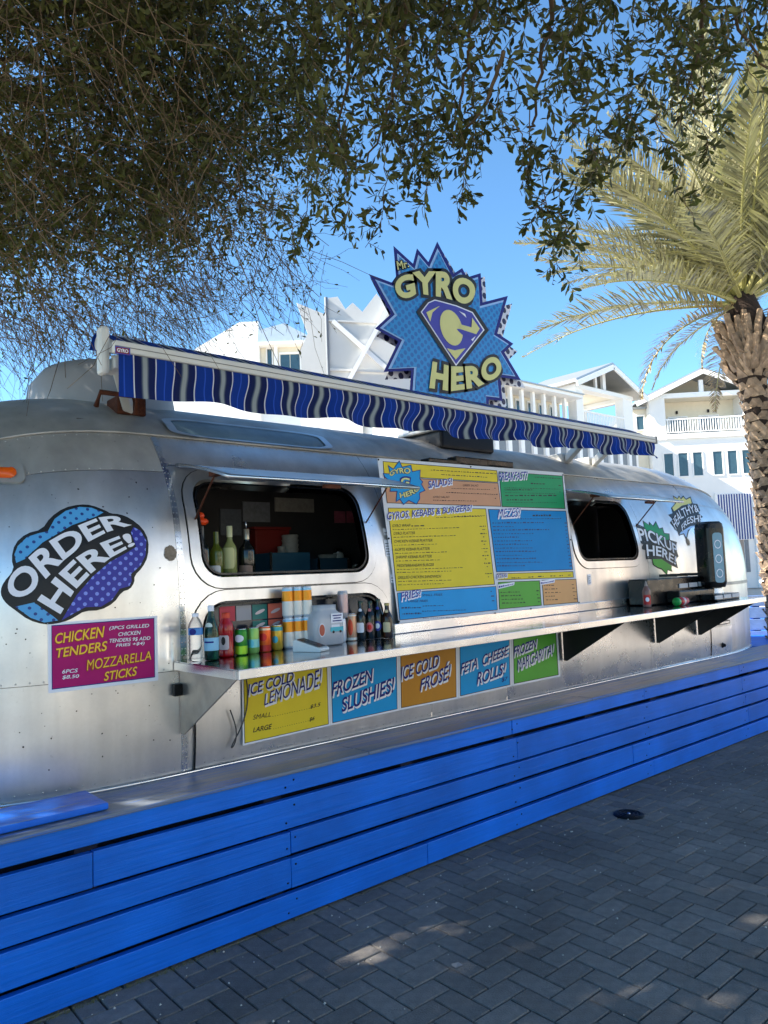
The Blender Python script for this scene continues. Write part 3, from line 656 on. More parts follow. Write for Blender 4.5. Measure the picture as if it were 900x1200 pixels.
# --- ORDER HERE cloud
cloud = [(.7,692),(4,682.7),(16.7,668),(13.3,654.7),(17.3,637.3),(30.7,625.3),(49.3,620.7),(58.7,606.7),(74.7,595.3),(93.3,591.3),(106.7,592),(124,598.7),(129.3,602),(140,602.7),(152,607.3),(166.7,618.7),(174,633.3),(173.3,652),(166.7,665.3),(157.3,674.7),(157.3,682.7),(152,690.7),(142.7,693.3),(133.3,706.7),(117.3,715.3),(98.7,716),(88,722.7),(80,727),(66,731),(52,732),(33.3,726.7),(17.3,714.7),(8,708),(2,700)]
oh = sign_root('order_sign', 'cloud shaped blue and violet ORDER HERE sign on the trailer end', 'sign', on_skin, 88, 660)
slab_on('backing', smooth_poly(cloud, 1), on_skin, .003, M_black, oh, step=14)
p = Print(on_skin, oh)
p.poly(M_ltblue_dots, .0052, [(19,660),(17,650),(21,640),(32,629.5),(46,625),(56,623),(64,608.5),(77,599),(93,594.5),(107,595.5),(121,601),(112,606),(84,616),(50,636),(30,655)], 9)
p.poly(M_purple_dots, .0052, [(72,727),(86,719),(100,711.5),(118,711),(131,703),(140,690),(151,687),(154,681),(153,673),(164,663),(170,651),(171,634),(164,622),(156,618),(153,624),(159,641),(148,648),(128,659),(108,676),(90,697)], 12)
p.poly(M_ltblue_dots, .0052, [(18,711),(40,706),(62,722),(68,727),(52,729.5),(36,724)], 12)
ob_, ot_ = [(22,706),(42,690),(55,678),(76,656),(101,637),(126,624),(154,616)], [(3,686),(16,671),(24,662),(49,639),(84,619),(114,607),(146,603)]
hb_, ht_ = [(71,720),(87,693),(106,673),(128,655),(146,645),(158,639)], [(43,703),(64,676),(86,655),(113,638),(136,629),(151,625)]
for b, t, s in ((ob_, ot_, 'ORDER'), (hb_, ht_, 'HERE!')):
    p.add(M_black, .0068, word(s, b, t, bold=.075, ref=.03)); p.add(M_white, .0084, word(s, b, t, bold=.03))
p.done({'light_blue_halftone': 'halftone_field', 'violet_halftone': 'halftone_field', 'black_print': 'letter_outline'})
# --- pink chicken tenders poster
C6 = lambda q: cv(0, 570, 4.0909, q)
pk = sign_root('menu_poster', 'magenta chicken tenders and mozzarella sticks poster with white edge', 'poster', on_skin, 120, 765)
slab_on('backing', C6([(228,655),(752,620),(757,930),(232,992)]), on_skin, .003, M_white, pk, step=20)
p = Print(on_skin, pk)
p.poly(M_navy, .0042, C6([(246,666),(738,630),(742,915),(248,974)]), 20); p.poly(M_magenta, .0055, C6([(249,670),(734,634),(738,911),(252,969)]), 20)
M_gold = mat('gold_print', S(240,190,50), .4, var=.1)
for s, q in (('CHICKEN',[(265,755),(500,722),(500,668),(262,706)]),('TENDERS',[(270,822),(514,786),(512,740),(268,777)]),('MOZZARELLA',[(415,882),(722,830),(720,788),(412,832)]),('STICKS',[(497,932),(655,905),(655,862),(497,890)])):
    sh = [(a-3, b+3) for a, b in q]
    p.add(mat('deep_red_print', S(150,30,20), .4), .0066, quad_word(s, C6(sh), bold=.035, shear=.2, ref=.014)); p.add(M_gold, .0078, quad_word(s, C6(q), bold=.014, shear=.2))
for s, q in (('(3PCS GRILLED',[(522,692),(712,680),(712,658),(522,671)]),('CHICKEN',[(565,718),(672,709),(672,690),(565,700)]),('TENDERS 9$ ADD',[(523,752),(718,737),(718,718),(523,731)]),('FRIES +$4)',[(553,774),(690,762),(690,743),(553,755)]),('6PCS',[(297,897),(372,890),(372,872),(297,878)]),('$8.50',[(297,926),(378,918),(378,900),(297,906)])):
    p.add(M_white, .0078, quad_word(s, C6(q), bold=.012, shear=.2))
p.done({'navy_print': 'border_line', 'magenta_print': 'field', 'deep_red_print': 'letter_shadow'})
# --- five signs under the counter
SY = lambda px, py, off: at_y(px, py, .314-off)
C7 = lambda q: cv(200, 670, 3.2143, q); C1 = lambda q: cv(440, 680, 3.4615, q)
low = [('lemonade', M_yellow, [(283,768),(384.5,752),(387.3,850.3),(284.6,873.8)], 'yellow ICE COLD LEMONADE price sign hanging below the counter',
        [('ICE COLD', C7([(290,468),(465,412),(463,375),(288,425)])), ('LEMONADE!', C7([(352,505),(570,428),(568,362),(350,462)]))]),
       ('slushies', M_blueprint, [(384.8,752),(466.5,741),(467.8,832.6),(387.6,850)], 'sky blue FROZEN SLUSHIES sign hanging below the counter',
        [('FROZEN', C7([(606,472),(765,410),(762,362),(606,418)])), ('SLUSHIES!', C7([(645,530),(845,452),(842,395),(640,478)]))]),
       ('frose', M_ochre, [(466.8,741),(536,731),(537,818.6),(468.1,832.3)], 'ochre ICE COLD frozen wine sign hanging below the counter',
        [('ICE COLD', C1([(102,408),(258,350),(258,300),(100,352)])), ('FROS\u00c9!', C1([(180,450),(305,400),(305,322),(180,392)]))]),
       ('feta', M_blueprint, [(536.3,731),(598.6,722),(600,804.2),(537.3,818.4)], 'sky blue FETA CHEESE ROLLS sign hanging below the counter',
        [('FETA  CHEESE', C1([(345,382),(540,302),(540,262),(345,338)])), ('ROLLS!', C1([(410,425),(528,380),(528,332),(410,375)]))]),
       ('margarita', M_green, [(598.9,722),(652,716),(656.8,792.6),(600.3,804)], 'green FROZEN MARGARITA sign hanging below the counter',
        [('FROZEN', C1([(560,312),(655,272),(655,235),(560,270)])), ('MARGARITA!', C1([(575,368),(722,298),(722,255),(572,322)]))])]
for nm, m, q, lab, ws in low:
    cx_, cy_ = np.mean([a for a, b in q]), np.mean([b for a, b in q])
    r = sign_root('price_sign', lab, 'sign', SY, cx_, cy_, 'signs hanging below the counter')
    slab_on('backing', q, SY, .003, M_white, r); p = Print(SY, r)
    p.poly(M_black, .0045, inset(q, 2.0)); p.poly(m, .006, inset(q, 2.7))
    for s, w_ in ws:
        p.add(M_white, .0075, word(s, [(a+1.0, b+1.2) for a, b in w_[:2]], [(a+1.0, b+1.2) for a, b in (w_[3], w_[2])], bold=.05, shear=.25, ref=.014)); p.add(M_navy, .009, quad_word(s, w_, bold=.014, shear=.25))
    if nm == 'lemonade':
        for s, w_ in (('SMALL', C7([(310,558),(378,545),(378,528),(310,540)])), ('$3.5', C7([(525,518),(565,508),(565,492),(525,502)])), ('LARGE', C7([(310,606),(382,592),(382,572),(310,588)])), ('$6', C7([(522,566),(542,560),(542,545),(522,550)]))): p.add(M_black, .0075, quad_word(s, w_, bold=.015, shear=.25))
        for a, b in (((385,545),(522,515)), ((388,592),(518,562))):
            for t in np.linspace(0, 1, 16):
                x, y = C7([(a[0]+(b[0]-a[0])*t, a[1]+(b[1]-a[1])*t)])[0]; p.add(M_black, .0075, ([(x-.4,y+.3),(x+.4,y+.3),(x+.4,y-.3),(x-.4,y-.3)], [(0,1,2,3)]))
    if nm == 'feta': p.add(M_navy, .009, quad_word('$7', C1([(512,415),(537,408),(537,390),(512,396)]), bold=.01, shear=.2))
    p.done({'black_print': 'border_line', 'sky_blue_print': 'field', 'yellow_print': 'field', 'ochre_print': 'field', 'green_print': 'field', 'white_print': 'letter_shadow'})
# --- menu board
MP = np.array([3.0, .285, 1.30]); MN = np.array([0, -1.0, -.0]); ta = math.atan2(.10, 1.01); MN = np.array([0, -math.cos(ta), math.sin(ta)])
SM = lambda px, py, off: at_p(px, py, MP+MN*off, MN)
C8 = lambda q: cv(430, 520, 3.3333, q)
mb = sign_root('menu_board', 'large framed multicoloured food menu board between the two serving windows', 'menu board', SM, 565, 705)
bq = C8([(40,55),(767,113),(830,625),(125,703)])
slab_on('backing', bq, SM, .012, mat('board_white', S(206,212,220), .35, var=.04), mb, -.01)
p = Print(SM, mb); o1, o2, o3, o4, o5 = .0035, .005, .0065, .008, .0095
cells_ = [(M_yellow,[(62,68),(508,104),(513,152),(66,125)]),(M_tan,[(66,127),(513,153),(525,246),(78,232)]),(M_yellow,[(82,250),(465,253),(500,550),(115,577)]),(M_blueprint,[(118,582),(505,556),(511,650),(127,690)]),(M_emerald,[(515,108),(765,125),(775,255),(527,247)]),(mat('azure_print',S(0,132,198),.55,spec=.25,var=.05),[(473,255),(778,262),(805,493),(505,502)]),(M_yellow,[(506,507),(806,498),(808,523),(510,533)]),(M_green,[(512,540),(675,534),(683,632),(517,647)]),(mat('peach_print',S(206,150,90),.35,var=.05),[(683,532),(818,528),(825,620),(690,632)])]
for m, q in cells_:
    p.poly(M_black, o1, C8(q)); p.poly(m, o2, inset(C8(q), .75))
for s, q, k in (('SALADS!',[(240,175),(335,158),(332,133),(238,145)],1),('GYROS, KEBABS & BURGERS!',[(80,302),(410,265),(410,238),(78,268)],1),('BREAKFAST!',[(516,145),(625,138),(628,108),(513,112)],1),('MEZES!',[(510,290),(598,285),(600,250),(512,255)],1),('FRIES!',[(133,615),(212,595),(210,568),(130,580)],1),('EXTRAS!',[(505,527),(548,520),(548,505),(505,510)],.6)):
    p.add(M_white, o3, word(s, C8([(a+2, b+3) for a, b in q[:2]]), C8([(a+2, b+2) for a, b in (q[3], q[2])]), bold=.06, shear=.2, ref=.014)); p.add(mat('royal_print', S(24,50,150), .4), o4, quad_word(s, C8(q), bold=.014, shear=.2))
def lines(rows, m=M_black, off=o3):
    for r in rows:
        if isinstance(r[0], str): p.add(m, off, quad_word(r[0], C8(r[1]), bold=.0, shear=.2))
        else: p.add(m, off, scribble(C8(r[1]), r[0]))
def row(x0, x1, y, h, sl=-.03): return [(x0, y), (x1, y+sl*(x1-x0)), (x1, y-h+sl*(x1-x0)), (x0, y-h)]
lines([('GYRO WRAP', row(100,170,326,11)), (4, row(174,232,324,6)), (24, row(100,360,337,4)), ('GYRO PLATTER', row(104,188,356,11)), (26, row(104,350,367,4)), ('CHICKEN KEBAB PLATTER', row(107,256,387,11)), (14, row(107,278,398,4)), ('KOFTE KEBAB PLATTER', row(110,245,419,11)), (18, row(110,312,430,4)), ('SHRIMP KEBAB PLATTER', row(113,253,449,11)), (14, row(113,285,460,4)), ('MEDITERRANEAN BURGER', row(117,262,482,11)), (24, row(118,380,493,4)), (18, row(118,330,505,4)), ('GRILLED CHICKEN SANDWICH', row(121,290,528,11)), (18, row(122,335,540,4)), (16, row(122,300,553,4))])
for y, xx in ((325,452),(354,455),(383,458),(412,460),(440,463),(470,470),(510,475)):
    lines([(3, row(xx-12, xx+12, y, 7)), (1, row(xx-2, xx+10, y+12, 5))])
lines([(20, row(270,455,290,4)), (14, row(340,460,286,5)), (24, row(250,505,104,5,.06)), (16, row(290,470,122,5,.06)), ('GREEK SALAD', row(375,435,166,8,.02)), (22, row(330,480,176,4,.03)), (26, row(310,515,192,5,.04)), ('GYRO SALAD', row(258,322,212,8,.0)), (24, row(258,430,222,4,.02)), (1, row(498,508,176,6,0)), (1, row(500,510,216,6,0))])
lines([(16, row(655,760,132,4,.06)), (8, row(640,700,158,7,.03)), (30, row(535,755,172,3,.03)), ('CHICKEN GOLDEN BAGEL'[:7], row(538,590,182,7,.02)), (6, row(594,650,182,7,.02)), (30, row(540,735,192,3,.02)), (16, row(540,740,205,7,.0)), (10, row(545,648,222,7,.0)), (32, row(545,742,231,3,.0)), (1, row(748,758,165,5,0)), (1, row(752,762,190,5,0))])
lines([(9, row(647,720,284,10,.0)), (22, row(600,760,295,4,-.01))])
for k in range(13):
    y = 312+k*14; xe = random.uniform(560, 720); lines([(int((xe-490)/12)+3, row(490+k*1.6, xe, y, 5 if k%2 else 7, -.01)), (1, row(772+k*1.6, 784+k*1.6, y, 6, 0))], mat('deep_blue_print', S(10,44,96), .5))
lines([(6, row(565,600,527,6)), (2, row(630,650,523,6)), (2, row(668,690,521,6)), (2, row(716,736,519,6)), (2, row(752,770,518,6)), (1, row(785,797,515,6))])
for k in range(4): lines([(9, row(522+k*2, 600+k*6, 583+k*14, 6)), (1, row(662+k*2, 672+k*2, 577+k*14, 6))])
for k in range(5): lines([(5, row(692+k*2, 735+(k%3)*14, 556+k*14, 5)), (1, row(800+k*2, 815+k*2, 552+k*14, 5))])
lines([('SMALL FRIES', row(215,295,596,9)), ('LARGE FRIES', row(160,238,620,9)), (9, row(135,215,645,9)), (10, row(218,300,636,5)), (10, row(138,212,668,9)), (22, row(216,385,656,5)), (1, row(483,493,580,8)), (1, row(485,497,598,8)), (1, row(488,498,616,8)), (30, row(220,400,683,3))], mat('deep_blue_print', S(10,44,96), .5))
for q in ([(513,568),(575,552),(577,540),(512,550)], [(678,552),(733,542),(735,528),(677,536)]):
    p.poly(M_white, o3, C8(q)); p.add(mat('royal_print', S(24,50,150), .4), o4, scribble(inset(C8(q), .8), 7, gap=.2))
# little burst logo in the board's corner
C9 = lambda q: cv(440, 530, 11.25, q)
burst = [(95,275),(190,280),(160,165),(235,215),(315,105),(355,190),(470,165),(490,250),(595,228),(590,350),(630,390),(610,420),(660,505),(585,540),(590,610),(545,690),(440,640),(370,695),(320,625),(265,660),(280,520),(185,520),(215,410),(120,330)]
p.poly(M_navy, o3, C9(burst)); p.poly(M_blueprint, o4, inset(C9(burst), .9))
p.add(M_black, o4+.0015, word('GYRO', C9([(205,325),(250,285),(330,275),(455,285)]), C9([(175,275),(230,230),(320,205),(465,205)]), bold=.09, ref=.03)); p.add(M_yg, o4+.003, word('GYRO', C9([(205,325),(250,285),(330,275),(455,285)]), C9([(175,275),(230,230),(320,205),(465,205)]), bold=.03))
p.add(M_black, o4+.0015, word('HERO', C9([(325,600),(420,590),(520,545),(595,480)]), C9([(315,535),(400,525),(490,480),(570,440)]), bold=.09, ref=.03)); p.add(M_yg, o4+.003, word('HERO', C9([(325,600),(420,590),(520,545),(595,480)]), C9([(315,535),(400,525),(490,480),(570,440)]), bold=.03))
p.add(M_navy, o4+.0015, word('G', C9([(320,450),(450,460)]), C9([(320,320),(470,330)]), bold=.09, ref=.03)); p.add(M_yg, o4+.003, word('G', C9([(335,440),(440,450)]), C9([(335,330),(455,340)]), bold=.03))
p.done({'black_print': 'print', 'yellow_print': 'field', 'tan_print': 'field', 'sky_blue_print': 'field', 'emerald_print': 'field', 'azure_print': 'field', 'green_print': 'field', 'peach_print': 'field', 'deep_blue_print': 'print', 'white_print': 'letter_shadow'})
g = G()
for q in ((45,62),(405,90),(765,122),(85,370),(795,375),(125,695),(500,662),(640,645),(828,620)):
    c = SM(*C8([q])[0], .004); g.lathe([(0,-.005),(.005,-.004),(.006,0)], (0,0,0), 8); k = len(g.v)-24
    for i in range(k, len(g.v)): v = g.v[i]; g.v[i] = (c[0]+v[0], c[1]+v[2], c[2]+v[1])
o = g.build('board_screw', M_iron, mb, True); o['kind'] = 'stuff'
# --- PICK UP HERE and HEALTHY FRESH decals
CP = lambda q: cv(735, 570, 7.5, q)
pu = sign_root('pickup_sign', 'green burst PICK UP HERE sign on the silver trailer wall', 'sign', on_skin, 768, 645)
st = [(75,325),(150,360),(135,300),(190,340),(190,310),(225,345),(250,305),(280,370),(310,360),(325,410),(370,415),(375,470),(435,490),(425,545),(450,615),(425,640),(445,720),(380,690),(395,750),(355,735),(350,780),(300,730),(270,720),(225,690),(215,640),(165,640),(160,560),(115,550),(140,510),(100,490)]
slab_on('backing', CP(st), on_skin, .002, M_black, pu, step=6); p = Print(on_skin, pu)
p.poly(M_emerald, .0035, CP([(148,365),(145,315),(195,345),(200,325),(228,355),(250,318),(275,375),(305,372),(320,415),(362,422),(365,470),(300,470),(240,420),(180,400)]), 6); p.poly(M_green, .0035, CP([(220,640),(300,640),(390,700),(385,740),(350,730),(345,770),(300,720),(270,712),(230,685)]), 6)
p1, p2 = word('PICKUP', CP([(110,480),(200,485),(330,540),(440,610)]), CP([(80,365),(190,385),(320,445),(430,520)]), bold=.02, ref=.02), word('HERE!', CP([(170,615),(280,610),(420,690)]), CP([(160,510),(290,530),(430,620)]), bold=.02, ref=.02)
for k in (('PICKUP', CP([(110,480),(200,485),(330,540),(440,610)]), CP([(80,365),(190,385),(320,445),(430,520)])), ('HERE!', CP([(170,615),(280,610),(420,690)]), CP([(160,510),(290,530),(430,620)]))):
    p.add(M_black, .005, word(*k, bold=.06, ref=.02)); p.add(M_white, .0065, word(*k, bold=.02))
p.done({'emerald_print': 'burst_field', 'green_print': 'burst_field', 'black_print': 'letter_outline'})
hf = sign_root('healthy_sign', 'small yellow burst HEALTHY FRESH sign on the rounded trailer end', 'sign', on_skin, 803, 605)
st = [(400,80),(440,105),(455,80),(470,105),(490,80),(515,110),(555,90),(575,150),(615,155),(640,215),(625,235),(665,270),(620,290),(645,330),(560,365),(540,395),(520,475),(495,420),(455,435),(445,400),(375,320),(400,290),(360,250),(400,235),(385,190),(420,150)]
slab_on('backing', CP(st), on_skin, .002, M_black, hf, step=6); p = Print(on_skin, hf)
p.poly(mat('pale_yellow_print', S(214,204,112), .4), .0035, CP([(407,95),(440,115),(455,95),(470,118),(490,95),(515,120),(552,102),(565,150),(480,170),(410,220),(393,190),(428,150)]), 6)
p.poly(M_lilac, .0035, CP([(455,425),(495,412),(515,450),(530,385),(600,345),(555,350),(470,400)]), 6)
for k in (('HEALTHY&', CP([(425,385),(470,290),(545,245),(630,225)]), CP([(385,310),(440,215),(530,170),(610,165)])), ('FRESH!', CP([(480,400),(530,330),(645,310)]), CP([(470,345),(530,270),(640,250)]))):
    p.add(M_black, .005, word(*k, bold=.05, ref=.015)); p.add(M_white, .0065, word(*k, bold=.01))
p.done({'pale_yellow_print': 'burst_field', 'lilac_print': 'burst_field', 'black_print': 'letter_outline'})

# ================================================================ ROOF SIGN
RY = 1.05
SR = lambda px, py, off: at_y(px, py, RY-off)
star = [(461,288),(484,309),(488.6,291),(502,307),(512.4,283),(531.7,320.6),(541.7,314),(547.2,325),(563.3,320),(565.6,354.4),(595.2,346.7),(582.8,390.6),(601.7,402.8),(591,412.8),(610.6,445.6),(586,442),(589,470),(573,468),(573,497),(478,490),(481.7,434.4),(449.4,436),(466.7,400),(439.4,385),(458.3,367.8),(432,321),(459,331),(464,324)]
rs = thing('roof_sign', 'big blue starburst GYRO HERO sign standing on the trailer roof', 'sign', (at_y(530, 490, RY)[0], RY, 2.62))
slab_on('back_burst', [(x+(5 if x > 520 else 1.5), y+(9 if y > 330 else 4)) for x, y in star], SR, .02, M_bw_dots, rs, -.10)
slab_on('burst', star, SR, .05, M_navy, rs, -.052)
p = Print(SR, rs)
p.poly(M_lilac, .0, inset(star, 3.4)); p.poly(M_star, .003, [(x+1.3, y+.6) for x, y in inset(star, 4.9)])
gb, gt = [(467,352),(495,345),(520,349),(553,359)], [(460,327),(490,317),(522,318),(560,331)]
hb, ht = [(503,455),(530,459),(560,454),(591,438)], [(507,423),(533,430),(557,428),(583,414)]
for s, b, t in (('GYRO', gb, gt), ('HERO', hb, ht)):
    p.add(M_black, .008, word(s, b, t, bold=.15, ref=.05, space=1.12)); p.add(M_yg, .014, word(s, b, t, bold=.05, space=1.12))
p.add(M_black, .008, word('Mr.', cv(425,280,9,[(370,330),(495,295)]), cv(425,280,9,[(355,235),(470,225)]), bold=.12, ref=.02)); p.add(M_yg, .014, word('Mr.', cv(425,280,9,[(370,330),(495,295)]), cv(425,280,9,[(355,235),(470,225)]), bold=.02))
sh = [(493,365.6),(501.7,354.4),(509.4,351),(515,352.2),(535,357.8),(553.9,365.6),(567.8,386.7),(534.4,428.9)]
p.poly(M_black, .0095, inset(sh, -4.2)); p.poly(M_white, .011, sh); p.poly(M_violet, .0125, inset(sh, 1.3))
p.poly(M_yg, .0155, [(499.6,366),(515.6,358.3),(507,366),(504.2,377)]); p.poly(M_yg, .0155, [(523.5,408),(533,410.5),(545.5,408),(534.2,421.5)])
el = [(529+13*math.cos(a)*1.0+3.5*math.sin(a), 384+21*math.sin(a)+1*math.cos(a)) for a in np.linspace(0, 2*PI, 26)[:-1]]
p.poly(M_yg, .0155, el); p.poly(M_violet, .0168, cv(515,300,9,[(180,768),(215,770),(340,790),(385,826),(330,850),(240,830),(200,792)]))
p.poly(M_yg, .0182, cv(515,300,9,[(225,722),(338,752),(345,650),(425,765),(388,825),(215,768)])); p.poly(M_white, .0155, cv(515,300,9,[(205,580),(270,610),(285,652)])); p.poly(M_white, .0155, cv(515,300,9,[(335,880),(382,845),(350,900)]))
p.done({'lilac_print': 'inner_edge', 'star_halftone': 'halftone_field', 'violet_print': 'emblem', 'white_print': 'emblem_edge', 'black_print': 'letter_outline'})
for px in (497, 555):
    a = at_y(px, 470, RY+.14); G().box(a[0]-.03, a[0]+.03, RY+.11, RY+.16, 2.58, 3.5).build('sign_post', M_whiteplastic, rs, bev=.004)

# ================================================================ AWNING
def awning_mat():
    m = bpy.data.materials.new('striped_canvas'); m.use_nodes = True; n = m.node_tree.nodes; L = m.node_tree.links; b = n['Principled BSDF']
    at = n.new('ShaderNodeAttribute'); at.attribute_name = 'run'
    fr = n.new('ShaderNodeMath'); fr.operation = 'FRACT'; L.new(at.outputs['Fac'], fr.inputs[0])
    cr = n.new('ShaderNodeValToRGB'); cr.color_ramp.interpolation = 'LINEAR'; e = cr.color_ramp.elements
    nv, bl, wh, gy, dk = S(14,28,82), S(14,52,134), S(206,206,210), S(150,156,154), S(24,34,74)
    stops = [(0,gy),(.035,gy),(.07,S(84,94,112)),(.10,dk),(.25,nv),(.258,wh),(.278,wh),(.286,bl),(.49,bl),(.5,S(40,80,180)),(.52,S(40,80,180)),(.53,bl),(.714,bl),(.722,wh),(.742,wh),(.75,nv),(.90,dk),(.93,S(84,94,112)),(.965,gy),(1,gy)]
    while len(e) > 1: e.remove(e[-1])
    e[0].position = 0; e[0].color = gy
    for q, c in stops[1:]: x = e.new(q); x.color = c
    L.new(fr.outputs[0], cr.inputs[0]); L.new(cr.outputs[0], b.inputs['Base Color']); b.inputs['Roughness'].default_value = .8; b.inputs['Specular IOR Level'].default_value = .2
    tc = n.new('ShaderNodeTexCoord'); nz = n.new('ShaderNodeTexNoise'); nz.inputs['Scale'].default_value = 300; L.new(tc.outputs['Object'], nz.inputs[0])
    bp = n.new('ShaderNodeBump'); bp.inputs['Strength'].default_value = .2; bp.inputs['Distance'].default_value = .002; L.new(nz.outputs[0], bp.inputs['Height']); L.new(bp.outputs[0], b.inputs['Normal'])
    tr = n.new('ShaderNodeBsdfTranslucent'); L.new(cr.outputs[0], tr.inputs[0]); mx = n.new('ShaderNodeMixShader'); mx.inputs[0].default_value = .22
    L.new(b.outputs[0], mx.inputs[1]); L.new(tr.outputs[0], mx.inputs[2]); L.new(mx.outputs[0], n['Material Output'].inputs[0]); MATS['striped_canvas'] = m; return m
M_awn = awning_mat(); M_awnwhite = mat('cream_painted_metal', S(206,204,196), .45, var=.06, vs_=4)
AX0, AX1, AY, AZ0, AZ1 = 1.27, 5.93, .19, 2.60, 2.655
PER = .2
aw = thing('awning', 'rolled out blue striped awning with white front bar above the trailer', 'awning', (3.6, .6, 2.4))
slope = (2.677-2.692)/(AX1-AX0)
def zb(x): return 2.692+slope*(x-AX0)
def grid(name, nu, nv_, fn, parent):
    v = []; f = []; run = []
    for i in range(nu+1):
        for j in range(nv_+1): q = fn(i/nu, j/nv_); v.append(q[:3]); run.append(q[3])
    for i in range(nu):
        for j in range(nv_): f.append((i*(nv_+1)+j, (i+1)*(nv_+1)+j, (i+1)*(nv_+1)+j+1, i*(nv_+1)+j+1))
    o = obj(name, v, f, M_awn, parent, True); a = o.data.attributes.new('run', 'FLOAT', 'POINT'); a.data.foreach_set('value', run); return o
def val(u, v):
    x = AX0+.02+(AX1-AX0-.03)*u; k = u*23*2*PI/2.0; A = v**1.3*(.014+.032*min(1, u*2.2)); ph = k+.9*math.sin(3.1*u)
    drop = .192-.03*u+.012*math.sin(k*.52+1)*v; y = AY-.012-A*math.sin(ph)-.05*v*v*u; z = zb(x)-.058-drop*v+.04*v*v*max(0, u-.45)
    s2 = min(1, u*2.4); return (x+s2*(.009*v*math.cos(ph)-.050*v+.018*math.sin(2*PI*v)), y, z, (x-1.413)/PER)
grid('valance', 300, 14, val, aw)
def roof_(u, v):
    x = AX0+.02+(AX1-AX0-.03)*u; return (x, AY+.012+.34*v, zb(x)-.006+float(np.interp(v, [0, .58, .72, .86, 1], [0, .095, .112, .106, .05])), (x-1.413)/PER)
grid('canopy', 60, 24, roof_, aw)
def bar_(y0, y1, z0, z1): return G().add([(x, y, zb(x)+h) for x in (AX0, AX1) for y in (y0, y1) for h in (z0, z1)], [(0,1,3,2),(4,6,7,5),(0,4,5,1),(2,3,7,6),(0,2,6,4),(1,5,7,3)])
fb = bar_(AY-.025, AY+.02, -.06, -.006).build('front_bar', M_awnwhite, aw, bev=.008)
bar_(AY-.0275, AY-.024, -.036, -.032).build('bar_groove', mat('grey_line', S(130,130,126), .6), fb)
G().box(AX1-.002, AX1+.02, AY-.028, AY+.03, 2.612, 2.674).build('bar_end_cap', mat('grey_line', S(130,130,126), .6), fb, bev=.004)
G().tube([(x, AY+.27, zb(x)+.06) for x in (AX0+.03, AX1-.02)], .036, 14).build('roller', M_awnwhite, aw, True)
P = at_y(122, 418, AY+.10)
G().box(AX0-.035, AX0+.01, AY+.05, AY+.12, 2.545, 2.77).build('end_bracket', M_awnwhite, aw, bev=.018)
G().box(AX0+.02, AX0+.07, AY+.04, AY+.18, 2.575, 2.63).build('arm_joint', M_awnwhite, aw, bev=.008)
for x, yy in ((1.62, .86), (6.06, .92), (5.62, .9)):
    G().bar((x, yy, zline(x, 2.50)+.02), (x-.22, AY+.30, zb(x)+.0), .05, .07).build('support_arm', M_awnwhite, aw, bev=.01)
    G().box(x-.09, x+.07, yy-.06, yy+.10, 2.50, 2.60).build('mounting_foot', M_rust if x < 2 else M_awnwhite, aw, bev=.01)
for x in (1.47,):
    G().tube([(x-.09, .70, 2.50), (x-.09, .64, 2.56), (x+.09, .62, 2.555), (x+.1, .66, 2.47)], .014, 8).build('rusty_bracket', M_rust, aw, True)
# maker's badge on the bar
q = cv(100,380,6,[(208,150),(316,165),(316,220),(210,205)]); SB = lambda px, py, off: at_y(px, py, AY-.0256-off)
slab_on('badge', q, SB, .001, M_violet, fb); p = Print(SB, fb); p.poly(mat('badge_red', S(120,24,44), .4), .0022, inset(q, 1.2)); p.add(M_white, .0036, quad_word('GYRO', inset([q[3], q[2], q[1], q[0]], 2.4), bold=.03)); p.done({'badge_red': 'badge_field'})

# ================================================================ THINGS ON THE COUNTER
M_lid = mat('can_lid', (.7,.71,.72,1), .25, 1.)
M_clear = mat('clear_plastic', (.95,.98,1,1), .04, trans=.97, ior=1.12, var=.02)
M_glassgreen = mat('green_glass', S(20,84,52), .06, trans=.75, ior=1.45, var=.05)
M_glassbrown = mat('brown_glass', S(60,34,14), .08, trans=.5, ior=1.45, var=.1)
M_glassdark = mat('dark_glass_bottle', S(14,18,16), .08, var=.1, spec=.6)
FACE = math.atan2(-.62, -.78)     # direction of a label turned to the customers
def place(px, py, dy=0.):
    z = 1.225; p = at_z(px, py, z)
    for _ in range(4): p = at_z(px, py, zc(p[0]))
    return np.array([p[0], min(p[1]+dy, .25), 0.])
def stand(px, py, r, dy=0.):
    p = place(px, py, r*.8+dy); p[2] = zc(p[0])+.001; return p
def label_patch(g_, o, r, cz, w, h, n=14, rnd=True):
    """an oval or square label bent round a bottle"""
    v = [(o[0]+r*math.cos(FACE), o[1]+r*math.sin(FACE), o[2]+cz)]; k = 28
    for fr_ in (.2, .4, .6, .8, 1.):
        for j in range(k):
            a = 2*PI*j/k; c_, s_ = math.cos(a), math.sin(a)
            if not rnd: q = max(abs(c_), abs(s_)); c_, s_ = c_/q, s_/q
            an = FACE+fr_*c_*w/2/r; v.append((o[0]+r*math.cos(an), o[1]+r*math.sin(an), o[2]+cz+fr_*s_*h/2))
    f = [(0, 1+j, 1+(j+1)%k) for j in range(k)]
    for i in range(4): f += [(1+i*k+j, 1+(i+1)*k+j, 1+(i+1)*k+(j+1)%k, 1+i*k+(j+1)%k) for j in range(k)]
    return g_.add(v, f)
